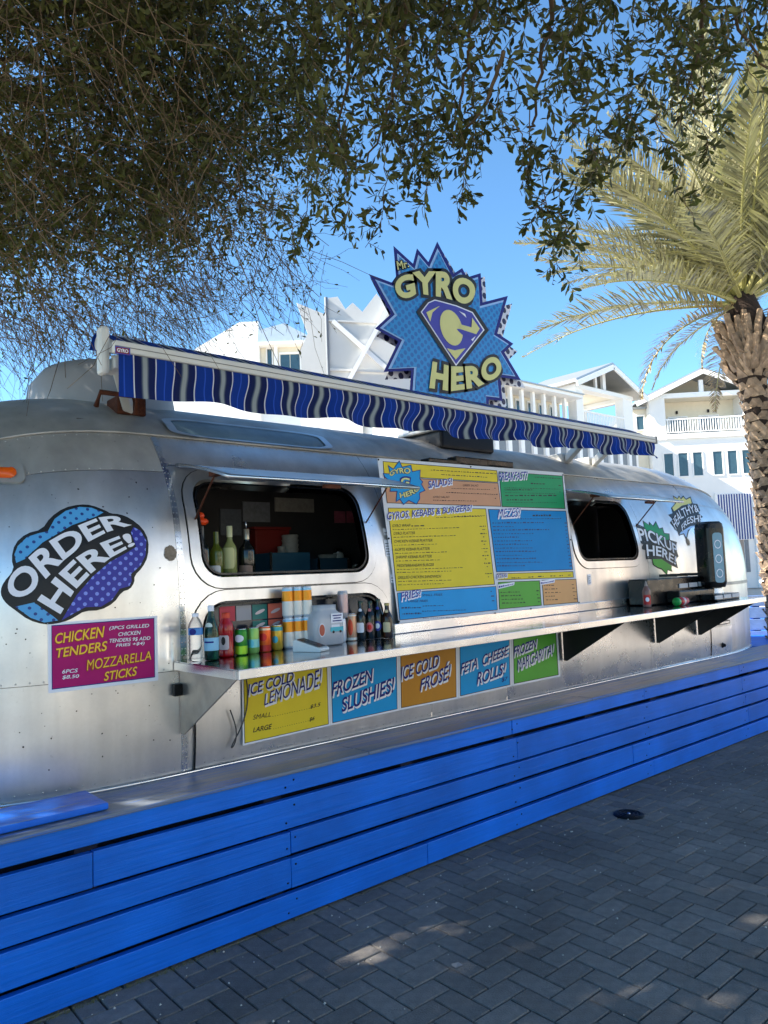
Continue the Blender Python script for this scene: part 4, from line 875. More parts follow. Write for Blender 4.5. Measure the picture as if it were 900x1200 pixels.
def can(px, py, h, r, base, bands, label, group, oval=None, bot=None, dy=0., on=None):
    o = stand(px, py, r, dy) if on is None else np.array(on, float)
    t = thing('drink_can', label, 'can', o, group)
    G().lathe([(r*.80,.0),(r*.86,.004),(r,.012),(r,h-.014),(r*.88,h-.003)], o, 26).build('body', base, t, True)
    G().lathe([(r*.88,h-.003),(r*.88,h),(r*.83,h),(r*.81,h-.004),(0,h-.004)], o, 26).build('lid', M_lid, t, True)
    G().lathe([(0,.002),(r*.8,0)], o, 26).build('base', M_lid, t, True)
    for m, z0, z1 in bands: G().lathe([(r+.0004,z0),(r+.0004,z1)], o, 26).build('colour_band', m, t, True)
    if oval: label_patch(G(), o, r+.0012, oval[1], oval[2], oval[3]).build('label', oval[0], t, True)
    return o
GR = 'drinks displayed on the counter'
mm = lambda n, c, r=.3, me=.35: mat(n, c, r, me, var=.06)
c_orange, c_silver, c_white = mm('orange_can', S(224,92,22)), mm('silver_can', S(196,206,214)), mm('white_can', S(214,214,208), .35, .1)
can(286,768,.128,.031, mm('green_can', S(34,124,32)), [(mm('lime_band', S(150,200,40)),.006,.045)], 'green soda can with a white oval label beside the red sports drink', GR, (M_white,.082,.05,.036))
can(300,766,.128,.031, mm('pale_lime_can', S(132,178,92)), [(mm('aqua_band', S(120,190,190)),.03,.07)], 'pale lime soda can with an aqua patch next to the green can', GR, (mm('aqua_mark', S(80,170,190)),.05,.03,.04))
can(314,764,.128,.031, c_orange, [(mm('red_band', S(176,30,34)),.004,.034),(mm('pale_band', S(226,200,170)),.108,.118)], 'orange soda can with a red oval label', GR, (mm('red_mark', S(190,26,30)),.074,.042,.04))
can(328,762,.128,.031, mm('gold_can', S(196,160,48)), [(mm('teal_band', S(60,150,160)),.098,.118)], 'golden soda can with a teal mark beside the tall stacked cans', GR, (mm('teal_mark', S(50,150,170)),.055,.032,.036))
for i, (px, py) in enumerate(((339.5,760),(352.5,759),(363.5,758))):
    dsc = ['next to the golden can', 'in the middle stack', 'next to the plastic jug'][i]
    o = None
    for lev in (0, 1):
        on = None if lev == 0 else (o[0], o[1], o[2]+.1585)
        q = can(px, py, .158, .029, c_silver, [(mm('amber_band', S(216,140,24)),.085,.138),(c_white,.012,.08),(mm('iceblue_band', S(120,180,214)),.139,.147)], f'tall orange and white can, {"lower" if lev == 0 else "upper"} one of the stack {dsc}', GR, on=on)
        if lev == 0: o = q
q = can(396,752,.128,.031, c_silver, [], 'plain silver can standing behind the plastic jug under a tall grey can', GR, dy=.02)
can(0,0,.150,.029, mm('grey_can', S(164,160,162)), [(mm('pinkgrey_band', S(186,160,160)),.03,.13)], 'tall grey can stacked behind the plastic jug', GR, on=(q[0]+.02, q[1], q[2]+.1285))
can(415.5,751,.150,.029, mm('copper_can', S(190,150,120)), [(c_white,.004,.018),(c_white,.135,.142)], 'copper and white can between the jug and the beer bottles', GR, (mm('copper_mark', S(190,66,40)),.075,.03,.09))
# water bottle
o = stand(233,776,.034); t = thing('water_bottle', 'clear plastic water bottle with a blue label at the counter end', 'bottle', o, GR)
pr = [(0,.001),(.028,.001),(.033,.008)]
for k in range(6): pr += [(.0335,.014+.019*k),(.0305,.023+.019*k)]
pr += [(.0335,.128),(.0335,.158),(.031,.172),(.022,.192),(.0135,.203),(.0135,.214)]
G().lathe(pr, o, 28).build('body', M_clear, t, True); G().lathe([(.0338,.124),(.0338,.154)], o, 28).build('label', mm('water_label_blue', S(60,130,200), .4, 0), t, True)
label_patch(G(), o, .0346, .139, .034, .03).build('label_mark', M_navy, t, True); G().lathe([(.0155,.207),(.0155,.221),(.014,.223),(0,.223)], o, 20).build('cap', M_white, t, True)
# mineral water
o = stand(251.5,774,.034); t = thing('mineral_water_bottle', 'green mineral water bottle with a pale blue label and white cap', 'bottle', o, GR)
G().lathe([(0,.001),(.03,.001),(.034,.008),(.034,.125),(.031,.150),(.02,.19),(.0145,.21),(.0135,.235)], o, 28).build('body', M_glassgreen, t, True)
G().lathe([(.0345,.045),(.0345,.105)], o, 28).build('label', mm('mineral_label', S(130,184,214), .5, 0), t, True); label_patch(G(), o, .0295, .158, .036, .034).build('neck_label', mm('mineral_medal', S(200,214,206), .5, 0), t, True)
label_patch(G(), o, .0352, .085, .05, .008, rnd=False).build('label_mark', M_navy, t, True); G().lathe([(.0155,.228),(.0155,.252),(.014,.255),(0,.255)], o, 20).build('cap', M_white, t, True)
# sports drink
o = stand(269,770,.036); t = thing('sports_drink_bottle', 'red sports drink bottle with an orange cap', 'bottle', o, GR)
G().lathe([(0,.001),(.032,.001),(.036,.01),(.036,.03),(.034,.035),(.034,.105),(.036,.11),(.036,.14),(.032,.16),(.022,.178),(.0195,.19)], o, 28).build('body', mat('red_drink', S(170,14,18), .12, var=.1, spec=.6), t, True)
label_patch(G(), o, .0368, .07, .055, .068, rnd=False).build('label', mm('sports_label', S(196,184,186), .5, 0), t, True); label_patch(G(), o, .0378, .078, .022, .04).build('label_mark', M_black, t, True)
G().lathe([(.0205,.184),(.0205,.208),(.018,.212),(0,.212)], o, 20).build('cap', mm('orange_cap', S(214,62,20), .4, 0), t, True)
# jug
o = place(390,757,.08); o[2] = zc(o[0])+.001; t = thing('plastic_jug', 'big translucent plastic jug with a turquoise van label', 'jug', o, GR)
MJ = mat('translucent_plastic', S(196,200,206), .3, var=.08, trans=.25)
jg = G()
for z, hw, hd in ((.001,.092,.062),(.012,.1,.07),(.09,.1,.07),(.135,.1,.07),(.165,.088,.062),(.182,.066,.052),(.19,.064,.05),(.212,.064,.05)):
    jg.v += [(o[0]+hw*np.sign(math.cos(a))*abs(math.cos(a))**.45, o[1]+hd*np.sign(math.sin(a))*abs(math.sin(a))**.45, o[2]+z) for a in np.linspace(0, 2*PI, 33)[:-1]]
for i in range(7): jg.f += [[i*32+j, i*32+(j+1)%32, (i+1)*32+(j+1)%32, (i+1)*32+j] for j in range(32)]
jg.f.append(list(range(7*32, 8*32))); jg.f.append(list(range(32))[::-1]); jg.build('body', MJ, t, True)
yy = o[1]-.0712
def jl(cx, cz, w, h, m, nm, off=0., n=24): G().add([(o[0]+cx+w/2*math.cos(a), yy-off, o[2]+cz+h/2*math.sin(a)) for a in np.linspace(0, 2*PI, n+1)[:-1]], [list(range(n))]).build(nm, m, t)
def jr(cx, cz, w, h, m, nm, off=0.): G().add([(o[0]+cx+sx*w/2, yy-off, o[2]+cz+sz*h/2) for sx, sz in ((-1,-1),(1,-1),(1,1),(-1,1))], [(0,1,2,3)]).build(nm, m, t)
jr(.04,.142,.08,.05,M_white,'label')
for k in range(3): jr(.04,.128+.014*k,.06-.012*(k%2),.006,M_navy,'label_print',.0015)
jr(.038,.084,.085,.024,mm('turquoise',S(60,176,190),.4,0),'label'); jr(.03,.102,.055,.012,M_white,'label')
for cx in (.014,.06): jl(cx,.071,.015,.015,M_black,'label_print',.0015,12)
 
jl(-.06,.085,.042,.07,M_white,'label'); jl(-.06,.085,.035,.06,mm('terracotta_mark',S(176,84,60),.5,0),'label_print',.0015)
# beer bottles
beers = [(427,750,M_glassdark,M_white,.22,'dark beer bottle with a white square label beside the copper can',False),(438,749,M_glassdark,mm('pink_label',S(206,120,120),.5,0),.215,'dark beer bottle with a red and white oval label',True),(447.5,748,M_glassdark,mm('beer_blue',S(36,52,150),.5,0),.225,'dark beer bottle with a royal blue oval label',True),(458,748,M_glassbrown,mm('cream_label',S(206,190,150),.5,0),.20,'amber beer bottle with a cream label next to the menu board',False)]
for px, py, m, lm, h, lab, ov in beers:
    o = stand(px, py, .03); t = thing('beer_bottle', lab, 'bottle', o, GR); s = h/.225
    G().lathe([(0,.001),(.028,.001),(.0305,.006),(.0305,.12*s),(.028,.138*s),(.018,.162*s),(.0135,.18*s),(.0125,.212*s)], o, 26).build('body', m, t, True)
    label_patch(G(), o, .0312, .07*s, .045, .055, rnd=ov).build('label', lm, t, True)
    if ov: label_patch(G(), o, .0322, .07*s, .026, .03).build('label_mark', M_white if 'blue' in lab else mm('red_mark', S(190,26,30)), t, True)
    label_patch(G(), o, .0166*1.1, .168*s, .02, .02).build('neck_label', lm, t, True)
    G().lathe([(.0145,.206*s),(.0145,.216*s),(.0125,.221*s),(0,.221*s)], o, 18).build('crown_cap', mm('cap_'+lab[:4], S(170,150,90) if m is M_glassbrown else S(40,60,52)), t, True)
# card reader
o = place(373,764,.07); z0 = zc(o[0])+.001; t = thing('card_reader', 'white wedge shaped card payment terminal lying on the steel counter', 'card reader', (o[0], o[1], z0))
ca, sa = math.cos(-1.2), math.sin(-1.2)
def rd(a, b, c_): return (o[0]+a*ca-b*sa, o[1]+a*sa+b*ca, z0+c_)
side = [(-.075,0),(.085,0),(.09,.012),(.085,.018),(-.062,.058),(-.075,.05)]
G().prism(side, lambda a, b: rd(a, -.04, b), lambda a, b: rd(a, .04, b)).build('body', M_whiteplastic, t, bev=.006)
G().add([rd(-.056,-.033,.0605),rd(.076,-.033,.0245),rd(.076,.033,.0245),rd(-.056,.033,.0605)], [(0,1,2,3)]).build('screen', M_blackplastic, t)
# ---------------------------------------------------------------- bottles standing in the open window
SZ = 1.589
def wine(px, m, h, r, lm, lz, lh, cap, lab, nm='wine_bottle'):
    p = at_y(px, 676, .47); o = np.array([p[0], .47, SZ]); t = thing(nm, lab, 'bottle', o, 'bottles standing in the serving window')
    G().lathe([(0,.001),(r*.9,.001),(r,.006),(r,h*.56),(r*.9,h*.63),(r*.45,h*.72),(.0145,h*.78),(.014,h-.003)], o, 28).build('body', m, t, True)
    if lm: label_patch(G(), o, r+.001, lz, r*2.1, lh, rnd=False).build('label', lm, t, True)
    if cap: G().lathe([(.0155,h*.8),(.0155,h),(.013,h+.002),(0,h+.002)], o, 18).build('capsule', cap, t, True)
    return t, o
t, o = wine(237, M_glassdark, .29, .041, mat('ornate_label', S(96,84,84), .6, var=.5, vs_=90), .10, .12, None, 'dark wine bottle wearing an orange rubber duck stopper in the serving window')
MD = mat('orange_rubber', S(226,72,22), .4, var=.06)
g = G(); g.lathe([(0,-.012),(.02,-.01),(.03,0),(.032,.012),(.022,.022),(0,.024)], (0,0,0), 18); g.v = [(o[0]+x*1.2, o[1]+y, o[2]+.305+z) for x, y, z in g.v]; g.build('stopper', MD, t, True)
g = G(); g.lathe([(0,-.02),(.014,-.014),(.02,0),(.014,.014),(0,.02)], (o[0]-.006, o[1]-.006, o[2]+.342), 16); g.build('stopper_head', MD, t, True)
wine(254, mat('olive_glass', S(92,104,30), .1, trans=.3, var=.1), .262, .036, mm('white_label', S(206,206,206), .5, 0), .045, .075, None, 'olive green wine bottle with a low white label in the serving window')
wine(270, mat('pale_wine_glass', S(150,156,96), .1, trans=.3, var=.05), .29, .037, mm('straw_label', S(180,180,128), .5, 0), .12, .11, mm('straw_capsule', S(190,190,150), .4, 0), 'pale straw wine bottle with a cream capsule in the serving window')
t, o = wine(290, M_glassdark, .275, .044, mm('rose_label', S(120,96,84), .5, 0), .05, .06, mm('silver_capsule', S(170,160,140), .3, .6), 'bellied dark bottle with a silver pourer in the serving window')
G().tube([(o[0], o[1], o[2]+.275), (o[0]-.004, o[1], o[2]+.325)], .004, 8).build('pour_spout', M_steel, t, True)
# boxes and cups on the shelf inside
def box_in(px0, px1, py0, py1, Y, nm, lab, cat, m, depth=.2):
    a = at_y(px0, py1, Y); b = at_y(px1, py0, Y); z0 = 1.551; h = max(.08, b[2]-a[2]); t = thing(nm, lab, cat, ((a[0]+b[0])/2, Y+.1, z0))
    G().box(a[0], b[0], Y, Y+depth, z0, z0+h).build('box_body', m, t, bev=.004)
    G().box(a[0]-.006, a[0]+.006, Y-.006, Y+.006, z0, z0+h+.004).build('corner_edge', M_steel, t)
    return t, a, b, z0, h
t, a, b, z0, h = box_in(318,363,638,676,1.08,'drink_carton','teal blue carton on the shelf inside the serving window','box', mat('teal_carton', S(36,84,108), .5, var=.12))
G().add(*(lambda q: ([(x, 1.077, z) for x, z in q[0]], q[1]))(word('PURE', [(a[0]+.06, z0+h*.5), (b[0]-.08, z0+h*.56)], [(a[0]+.06, z0+h*.7), (b[0]-.08, z0+h*.76)], shear=.3))).build('print', mat('pale_teal_print', S(84,124,140), .6), t) if False else None
box_in(374,407,645,674,1.08,'napkin_holder','small blue napkin holder on the shelf behind the teal carton','holder', mat('slate_blue', S(40,70,86), .5, var=.12))
for px, Y, r, h, lab in ((340,1.32,.06,.34,'tall stack of white paper cups inside the serving window'), (330,1.30,.03,.26,'thin stack of small white paper cups inside the serving window'), (384,1.34,.075,.20,'pale crumpled sack inside the serving window')):
    p = at_y(px, 640, Y); o = np.array([p[0], Y, 1.551]); t = thing('cup_stack', lab, 'cups', o); m = mat('white_paper', S(150,148,142), .7, var=.1)
    pr = [(0,.001),(r*.75,.001)]; n = int(h/.03)
    for k in range(n): pr += [(r*.92, h/n*(k+.2)), (r, h/n*(k+.85)), (r*.9, h/n*(k+1))]
    G().lathe(pr+[(0, h)], o, 20).build('cup', m, t, True)
for i, (px, h, r, c_) in enumerate(((352,.15,.035,S(150,120,60)),(362,.11,.04,S(170,166,160)),(396,.24,.04,S(176,174,168)),(405,.18,.035,S(110,60,40)),(416,.13,.03,S(170,170,150)))):
    p = at_y(px, 640, 1.30); o = np.array([p[0], 1.30, 1.551]); t = thing('storage_jar', ['amber','white','tall pale','brown','cream'][i]+' storage jar on the shelf inside the serving window', 'jar', o, 'jars on the kitchen shelf')
    G().lathe([(0,.001),(r,.001),(r,h*.8),(r*.8,h*.88)], o, 18).build('jar_body', mat('jar_%d' % i, c_, .4, var=.15), t, True); G().lathe([(r*.82,h*.86),(r*.82,h),(0,h)], o, 18).build('jar_lid', M_steel, t, True)
for i, (px, py, w_, h_, c_) in enumerate(((300,600,.22,.14,S(120,124,130)),(345,592,.34,.10,S(150,148,140)),(398,606,.10,.09,S(170,90,110)),(412,606,.10,.09,S(160,80,100)),(270,612,.16,.18,S(90,96,104)))):
    p = at_y(px, py, 1.495); G().box(p[0]-w_/2, p[0]+w_/2, 1.486, 1.498, p[2]-h_/2, p[2]+h_/2).build('wall_notice', mat('wall_notice_%d' % i, c_, .6, var=.25, vs_=40), trailer)
p = at_y(318, 625, 1.40); t = thing('red_crate', 'dull red box at the back of the trailer kitchen', 'box', (p[0], 1.42, 1.551)); G().box(p[0]-.14, p[0]+.14, 1.38, 1.47, 1.551, 1.93).build('crate_body', mat('dull_red', S(120,24,16), .6), t, bev=.006); G().box(p[0]-.15, p[0]+.15, 1.375, 1.475, 1.932, 1.95).build('crate_lid', mat('dull_red', S(120,24,16), .6), t)

# ================================================================ PICK-UP END OF THE COUNTER
def zcx(x): return zc(x)+.001
t = thing('condiment_station', 'black tiered condiment organiser with white name strips at the pickup end', 'organiser', (5.85, .05, zcx(5.85)))
ax = 5.52
steps = [(ax, 6.58, .10, .27, .0, .21), (ax+.28, 6.55, -.02, .097, .0, .10)]
for x0, x1, y0, y1, z0, z1 in steps: G().box(x0, x1, y0, y1, zcx(x0)+z0+.004, zcx(x0)+z1).build('tier', M_blackplastic, t, bev=.008)
G().box(ax+.62, 6.56, -.16, -.023, zcx(6)+.004, zcx(6)+.055).build('tray', M_blackplastic, t, bev=.006)
for k in range(3):
    x = 6.02+.17*k; G().box(x, x+.14, .092, .0985, zcx(x)+.115, zcx(x)+.152).build('name_strip', mat('strip_white', S(186,190,196), .4), t)
    x = 6.10+.155*k; G().box(x, x+.135, -.167, -.1615, zcx(x)+.016, zcx(x)+.046).build('name_strip', mat('strip_white', S(186,190,196), .4), t)
    G().box(6.0+.18*k, 6.0+.18*k+.004, .098, .26, zcx(6)+.212, zcx(6)+.235).build('divider', M_blackplastic, t)
# cup dispenser tower
b0 = hit(818, 690); dx = 6.46; t = thing('cup_dispenser', 'tall black rounded dispenser with a pale blue window showing three rings', 'dispenser', (dx, .2, zcx(dx)))
tw = [(x, y) for x, y in rrect(-.095, .095, -.10, .10, .045, 5)]
zt0, zt1 = zcx(dx)+.10, zcx(dx)+.67
RA = -.5
def trot(p): c_, s_ = math.cos(RA), math.sin(RA); x, y = p[0]-dx, p[1]-.02; return (dx+x*c_-y*s_, .02+x*s_+y*c_, p[2])
def tower(g_, s0, z0, s1, z1): return g_.add([trot((dx+x*s0, .02+y*s0, z0)) for x, y in tw]+[trot((dx+x*s1, .02+y*s1, z1)) for x, y in tw], [(i, (i+1)%len(tw), (i+1)%len(tw)+len(tw), i+len(tw)) for i in range(len(tw))])
g = G(); k = len(tw)
for s0, z0, s1, z1 in ((.86, zt0, 1, zt0+.05), (1, zt0+.05, 1, zt1-.06), (1, zt1-.06, .93, zt1-.02), (.93, zt1-.02, .75, zt1)): tower(g, s0, z0, s1, z1)
g.add([trot((dx+x*.75, .02+y*.75, zt1)) for x, y in tw], [tuple(range(k))]); g.add([trot((dx+x*.86, .02+y*.86, zt0)) for x, y in tw], [tuple(range(k))[::-1]])
g.build('housing', M_blackplastic, t, True)
tower(G(), .8, zcx(dx)+.002, .6, zt0).build('foot', M_steel, t, True)
# the window faces the street end; slanted panel on the right half of the front
wp = rrect(-.045, .05, zt0+.04, zt1-.10, .03, 5)
wn = G().add([trot((dx+x, -.0825, z)) for x, z in wp], [tuple(range(len(wp)))]).build('display_window', mat('pale_blue_acrylic', S(120,160,180), .2, var=.12), t)
for k in range(3):
    g = G(); cz = zt0+.12+.125*k; g.add([trot((dx+.002+r*math.cos(a), -.0845, cz+r*1.15*math.sin(a))) for r in (.026, .033) for a in np.linspace(0, 2*PI, 25)[:-1]], [(i, (i+1)%24, 24+(i+1)%24, 24+i) for i in range(24)]); g.build('ring', M_white, wn)
# sauce bottles
p = at_z(757, 712, 1.26); o = np.array([5.36, .02, zcx(5.36)]); t = thing('sauce_bottle', 'clear squeeze bottle of hot sauce with a red label before the black organiser', 'bottle', o)
G().lathe([(0,.001),(.03,.001),(.032,.01),(.03,.09),(.032,.125),(.018,.155),(.012,.165)], o, 22).build('body', mat('sauce_clear', S(150,110,100), .15, trans=.3), t, True); label_patch(G(), o, .033, .06, .06, .075, rnd=False).build('label', mm('sauce_red', S(176,20,24), .4, 0), t, True); label_patch(G(), o, .0342, .062, .03, .035).build('label_mark', M_white, t, True)
G().lathe([(.013,.16),(.011,.175),(.004,.205),(0,.206)], o, 14).build('nozzle', mm('sauce_nozzle', S(170,150,140), .4, 0), t, True)
o = np.array([5.52, -.13, zcx(5.52)+.033]); t = thing('lying_sauce_bottle', 'red sauce bottle with a green cap lying on its side on the counter', 'bottle', (o[0], o[1], o[2]-.033))
def lay(prf, nm, m): g_ = G(); g_.lathe(prf, (0,0,0), 22); g_.v = [(o[0]+z, o[1]+x+.04*z, o[2]+y) for x, y, z in g_.v]; g_.build(nm, m, t, True)
lay([(0,.0),(.029,.0),(.031,.004),(.031,.035),(.02,.04)], 'cap', mm('green_cap', S(20,150,60), .35, 0)); lay([(.02,.04),(.03,.052),(.0315,.065),(.0315,.165),(.028,.175),(0,.176)], 'body', mm('sauce_red', S(176,20,24), .4, 0)); lay([(.0322,.09),(.0322,.12)], 'label', mm('sauce_label_white', S(200,190,190), .4, 0))

# ================================================================ FAR END: BENCH BACK, TABLE
M_boardsheen = paint_mat('sky_sheen_blue_board', S(112,140,186))  # sky reflection on the blue slats painted in as a paler blue
t = thing('bench_back', 'blue slatted bench back paled by painted sky reflection beyond the rounded trailer end', 'bench', (10.6, 1.0, 0))
U = np.array([.70, -.714, 0]); Wn = np.array([-.714, -.70, 0]); P0_ = np.array([10.2, 1.3, 0])
def fr(P, a, w_, z): return P+U*a+Wn*w_+np.array([0, 0, z])
def fbox(g_, P, a0, a1, w0, w1, z0, z1): return g_.add([fr(P, a, w_, z) for a in (a0, a1) for w_ in (w0, w1) for z in (z0, z1)], [(0,1,3,2),(4,6,7,5),(0,4,5,1),(2,3,7,6),(0,2,6,4),(1,5,7,3)])
for k in range(5): fbox(G(), P0_, -2.2, 3.2, 0, .03, .36+.155*k, .36+.155*k+.142).build('slat', M_boardsheen, t, bev=.004)
fbox(G(), P0_, -2.2, 3.2, .03, .5, .42, .455).build('seat_board', M_bluepaint, t, bev=.006)
fbox(G(), P0_, -2.2, 3.2, .46, .49, .0, .415).build('front_board', M_bluepaint, t)
for a in (-1.8, 0, 1.8): fbox(G(), P0_, a, a+.09, -.1, -.005, 0, 1.1).build('post', M_bluepaint, t)
# platform behind the wall at the trailer's end
struct(G().box(8.95, 16, .42, 6, 0, .60).build('platform', M_bluepaint))
tb = thing('picnic_table', 'white picnic table edge beside the palm trunk behind the trailer', 'table', (11.2, .9, .6)); M_tbl = mat('white_table', S(226,228,230), .5, var=.03)
Pt = np.array([11.3, 1.3, 0]); fbox(G(), Pt, -.35, 1.6, 0, .8, 1.255, 1.30).build('table_top', M_tbl, tb, bev=.008)
fbox(G(), Pt, -.32, -.12, .1, .7, 1.302, 1.50).build('upstand', M_tbl, tb, bev=.008)
for a in (-.25, 1.45):
    for w_ in (.08, .68): fbox(G(), Pt, a, a+.07, w_, w_+.07, .602, 1.253).build('leg', M_tbl, tb)

# ================================================================ BUILDINGS
M_wht = mat('white_siding', (.80,.79,.76,1), .65, var=.04, vs_=1.2, bump=.1, bs=20); M_trim = mat('white_trim', (.84,.83,.81,1), .55, var=.02)
M_cream = mat('warm_lit_cream_wall', (.74,.68,.55,1), .7, var=.04); M_roofm = mat('grey_metal_roof', (.36,.37,.38,1), .4, .5, var=.08, vs_=2)  # cream: warm sun and bounce on the white walls, put into the colour
M_pane = mat('dark_window_glass', S(58,84,96), .08, var=.15, spec=.7); M_glz = mat('shutter_grey', S(120,126,132), .5, var=.1)
class Bld:
    def __init__(s, P, U_, label, name='white_house'):
        s.P = np.array(P, float); s.U = np.array([*U_, 0.]); s.U /= np.linalg.norm(s.U); s.W = np.array([s.U[1], -s.U[0], 0])
        s.t = thing(name, label, 'house', s.P)
    def pt(s, u, w_, z): return s.P+s.U*u+s.W*w_+np.array([0, 0, z])
    def box(s, u0, u1, w0, w1, z0, z1, nm, m, par=None, bev=0): return G().add([s.pt(u, w_, z) for u in (u0, u1) for w_ in (w0, w1) for z in (z0, z1)], [(0,1,3,2),(4,6,7,5),(0,4,5,1),(2,3,7,6),(0,2,6,4),(1,5,7,3)]).build(nm, m, par or s.t, bev=bev)
    def bar(s, a, b, w_, h, nm, m, par=None): return G().bar(s.pt(*a), s.pt(*b), w_, h).build(nm, m, par or s.t)
    def win(s, u0, u1, z0, z1, w0=0., mull=1, frame=.06):
        f = s.box(u0-frame, u1+frame, w0-.02, w0+.05, z0-frame, z0, 'window', M_trim); s.box(u0-frame, u1+frame, w0-.02, w0+.05, z1, z1+frame*1.6, 'lintel', M_trim, f)
        for a in (u0-frame, u1): s.box(a, a+frame, w0-.02, w0+.048, z0+.001, z1-.001, 'jamb', M_trim, f)
        k = (u1-u0)/mull
        for i in range(mull): s.box(u0+k*i+.015, u0+k*(i+1)-.015, w0-.01, w0+.012, z0+.015, z1-.015, 'pane', M_pane, f)
        return f
    def gable(s, u0, u1, w0, w1, ze, zr, over=.35, th=.16, m=None, uc=None):
        uc = (u0+u1)/2 if uc is None else uc; m = m or M_roofm
        for a, sg in ((u0, -1), (u1, 1)):
            sl = (zr-ze)/abs(a-uc); a2 = a+sg*over; z2 = ze-sl*over
            G().add([s.pt(u, w_, z+d) for u, z in ((uc, zr), (a2, z2)) for w_ in (w0, w1) for d in (0, th)], [(0,1,3,2),(4,6,7,5),(0,4,5,1),(2,3,7,6),(0,2,6,4),(1,5,7,3)]).build('roof', m, s.t)
            s.bar((uc, w1+.03, zr-.1), (a2, w1+.03, z2-.1), .08, .26, 'barge_board', M_trim)
    def tri(s, u0, u1, w0, ze, zr, m, nm='gable_wall', uc=None):
        uc = (u0+u1)/2 if uc is None else uc; G().prism([(u0, ze), (u1, ze), (uc, zr)], lambda a, b: s.pt(a, w0, b), lambda a, b: s.pt(a, w0-.12, b)).build(nm, m, s.t)
# --- right house with the balcony
h = Bld((41.54,16.68,0), (.70,-.714), 'white three storey house with gabled balcony and six tall windows beyond the palm')
h.box(-2.97, 6.8, -7, 0, 0, 8.55, 'wall', M_wht); h.box(-2.97, -2.09, -1.6, .05, 8.551, 11.0, 'corner_pier', M_wht); h.box(2.3, 3.2, -1.6, .05, 8.551, 11.0, 'corner_pier', M_wht)
h.box(-2.9, 3.2, -7, -1.61, 8.551, 11.0, 'balcony_wall', M_cream); h.box(-2.15, 2.35, -1.6, .12, 8.56, 8.85, 'balcony_slab', M_trim)
h.box(-3.0, 3.25, -.12, .08, 10.93, 11.2, 'beam', M_trim); h.box(-.12, .12, -.1, .06, 11.2, 11.9, 'king_post', M_trim); h.tri(-2.9, 3.1, -1.62, 11.0, 12.3, M_cream, uc=.05)
h.gable(-3.0, 3.2, -8, .35, 11.05, 12.42, .75, .14, uc=.05)
h.box(-2.9, 3.1, -1.6, .0, 11.003, 11.05, 'porch_ceiling', M_cream)
h.box(-2.08, 2.3, -.02, .06, 9.66, 9.74, 'handrail', M_trim); h.box(-2.08, 2.3, -.01, .05, 8.93, 8.98, 'bottom_rail', M_trim)
for k in range(31): h.box(-2.02+.14*k, -2.02+.14*k+.05, .0, .04, 8.981, 9.659, 'baluster', M_trim)
for u0, u1 in ((-1.44, -.40), (.33, 1.40)): h.win(u0, u1, 8.9, 10.08, -1.6, 2, .05)
for u in (-.95, .85): h.box(u-.05, u+.05, -1.6, -1.5, 10.3, 10.48, 'wall_lamp', M_iron)
for u0 in (-2.32, -1.52, -.72, .38, 1.18, 1.98, 3.1, 3.9): h.win(u0, u0+.5, 6.42, 7.75, .0, 1, .05)
h.box(.42, 2.32, .0, .07, 2.7, 5.3, 'awning_shutter', M_trim)
for k in range(13): h.box(.46+.143*k, .46+.143*k+.075, .071, .085, 2.72, 5.28, 'blue_stripe', mat('navy_stripe', S(44,66,128), .6))
h.box(.3, .42, 0, .14, 0, 5.35, 'shutter_frame', M_trim); h.box(2.32, 2.46, 0, .14, 0, 5.35, 'shutter_frame', M_trim)
h.box(.5, 1.7, .002, .02, .3, 2.69, 'garage_panel', mat('taupe_panel', S(150,138,128), .6)); h.box(1.75, 1.95, .002, .05, .9, 2.69, 'downpipe', M_glz)
h.box(-3.8, -2.98, -6, -.6, 0, 10.5, 'side_wing', M_cream); h.box(-3.86, -2.9, -6.1, -.4, 10.5, 10.62, 'wing_roof', M_roofm); h.win(-3.55, -3.15, 9.3, 10.1, -.6, 1, .05)
# --- middle house: porch row and gable
h = Bld((33.89,18.18,0), (1,0), 'white house with open gabled roof terrace rising behind the awning end')
h.box(-14.5, 2.0, -9, -2.2, 0, 8.7, 'wall', M_wht); h.box(-14.5, -2.6, -4, -.9, 8.751, 9.74, 'porch_wall', M_cream); h.box(-2.5, 3.0, -6, -2.19, 9.301, 10.5, 'terrace_wall', M_wht) if False else None
h.box(-14.5, 3.0, -2.19, 0, 0, 8.75, 'wall', M_wht)
for u0, u1 in ((-2.45, -1.87), (1.85, 2.75)): h.box(u0, u1, -.5, 0, 8.751, 10.4, 'pillar', M_trim); h.box(u0, u1, -3.4, -2.9, 8.751, 10.4, 'pillar', M_trim)
h.box(-2.5, 2.8, -.48, .04, 10.40, 10.6, 'beam', M_trim); h.box(-2.45, -2.05, -2.9, -.5, 10.401, 10.6, 'beam', M_trim); h.box(2.35, 2.75, -2.9, -.5, 10.401, 10.6, 'beam', M_trim)
h.box(-2.4, 2.7, -3.3, -.05, 10.61, 10.66, 'terrace_ceiling', M_cream); h.gable(-2.55, 2.95, -3.7, .5, 10.75, 11.85, .55, .15, uc=.25)
h.box(.1, .36, -.2, -.05, 10.62, 11.6, 'king_post', M_trim); h.box(-.55, -.4, -.2, -.08, 10.62, 11.35, 'king_post', M_trim)
h.box(-1.87, 1.85, -.1, -.02, 9.28, 9.36, 'handrail', M_trim)
for k in range(26): h.box(-1.84+.143*k, -1.84+.143*k+.05, -.085, -.045, 8.75, 9.279, 'baluster', M_trim)
h.box(-14.5, -2.6, -2.6, .5, 9.75, 9.9, 'porch_roof', M_trim); h.box(-14.5, -2.6, -2.7, .6, 9.901, 9.95, 'porch_roof', M_roofm)
u = -14.2
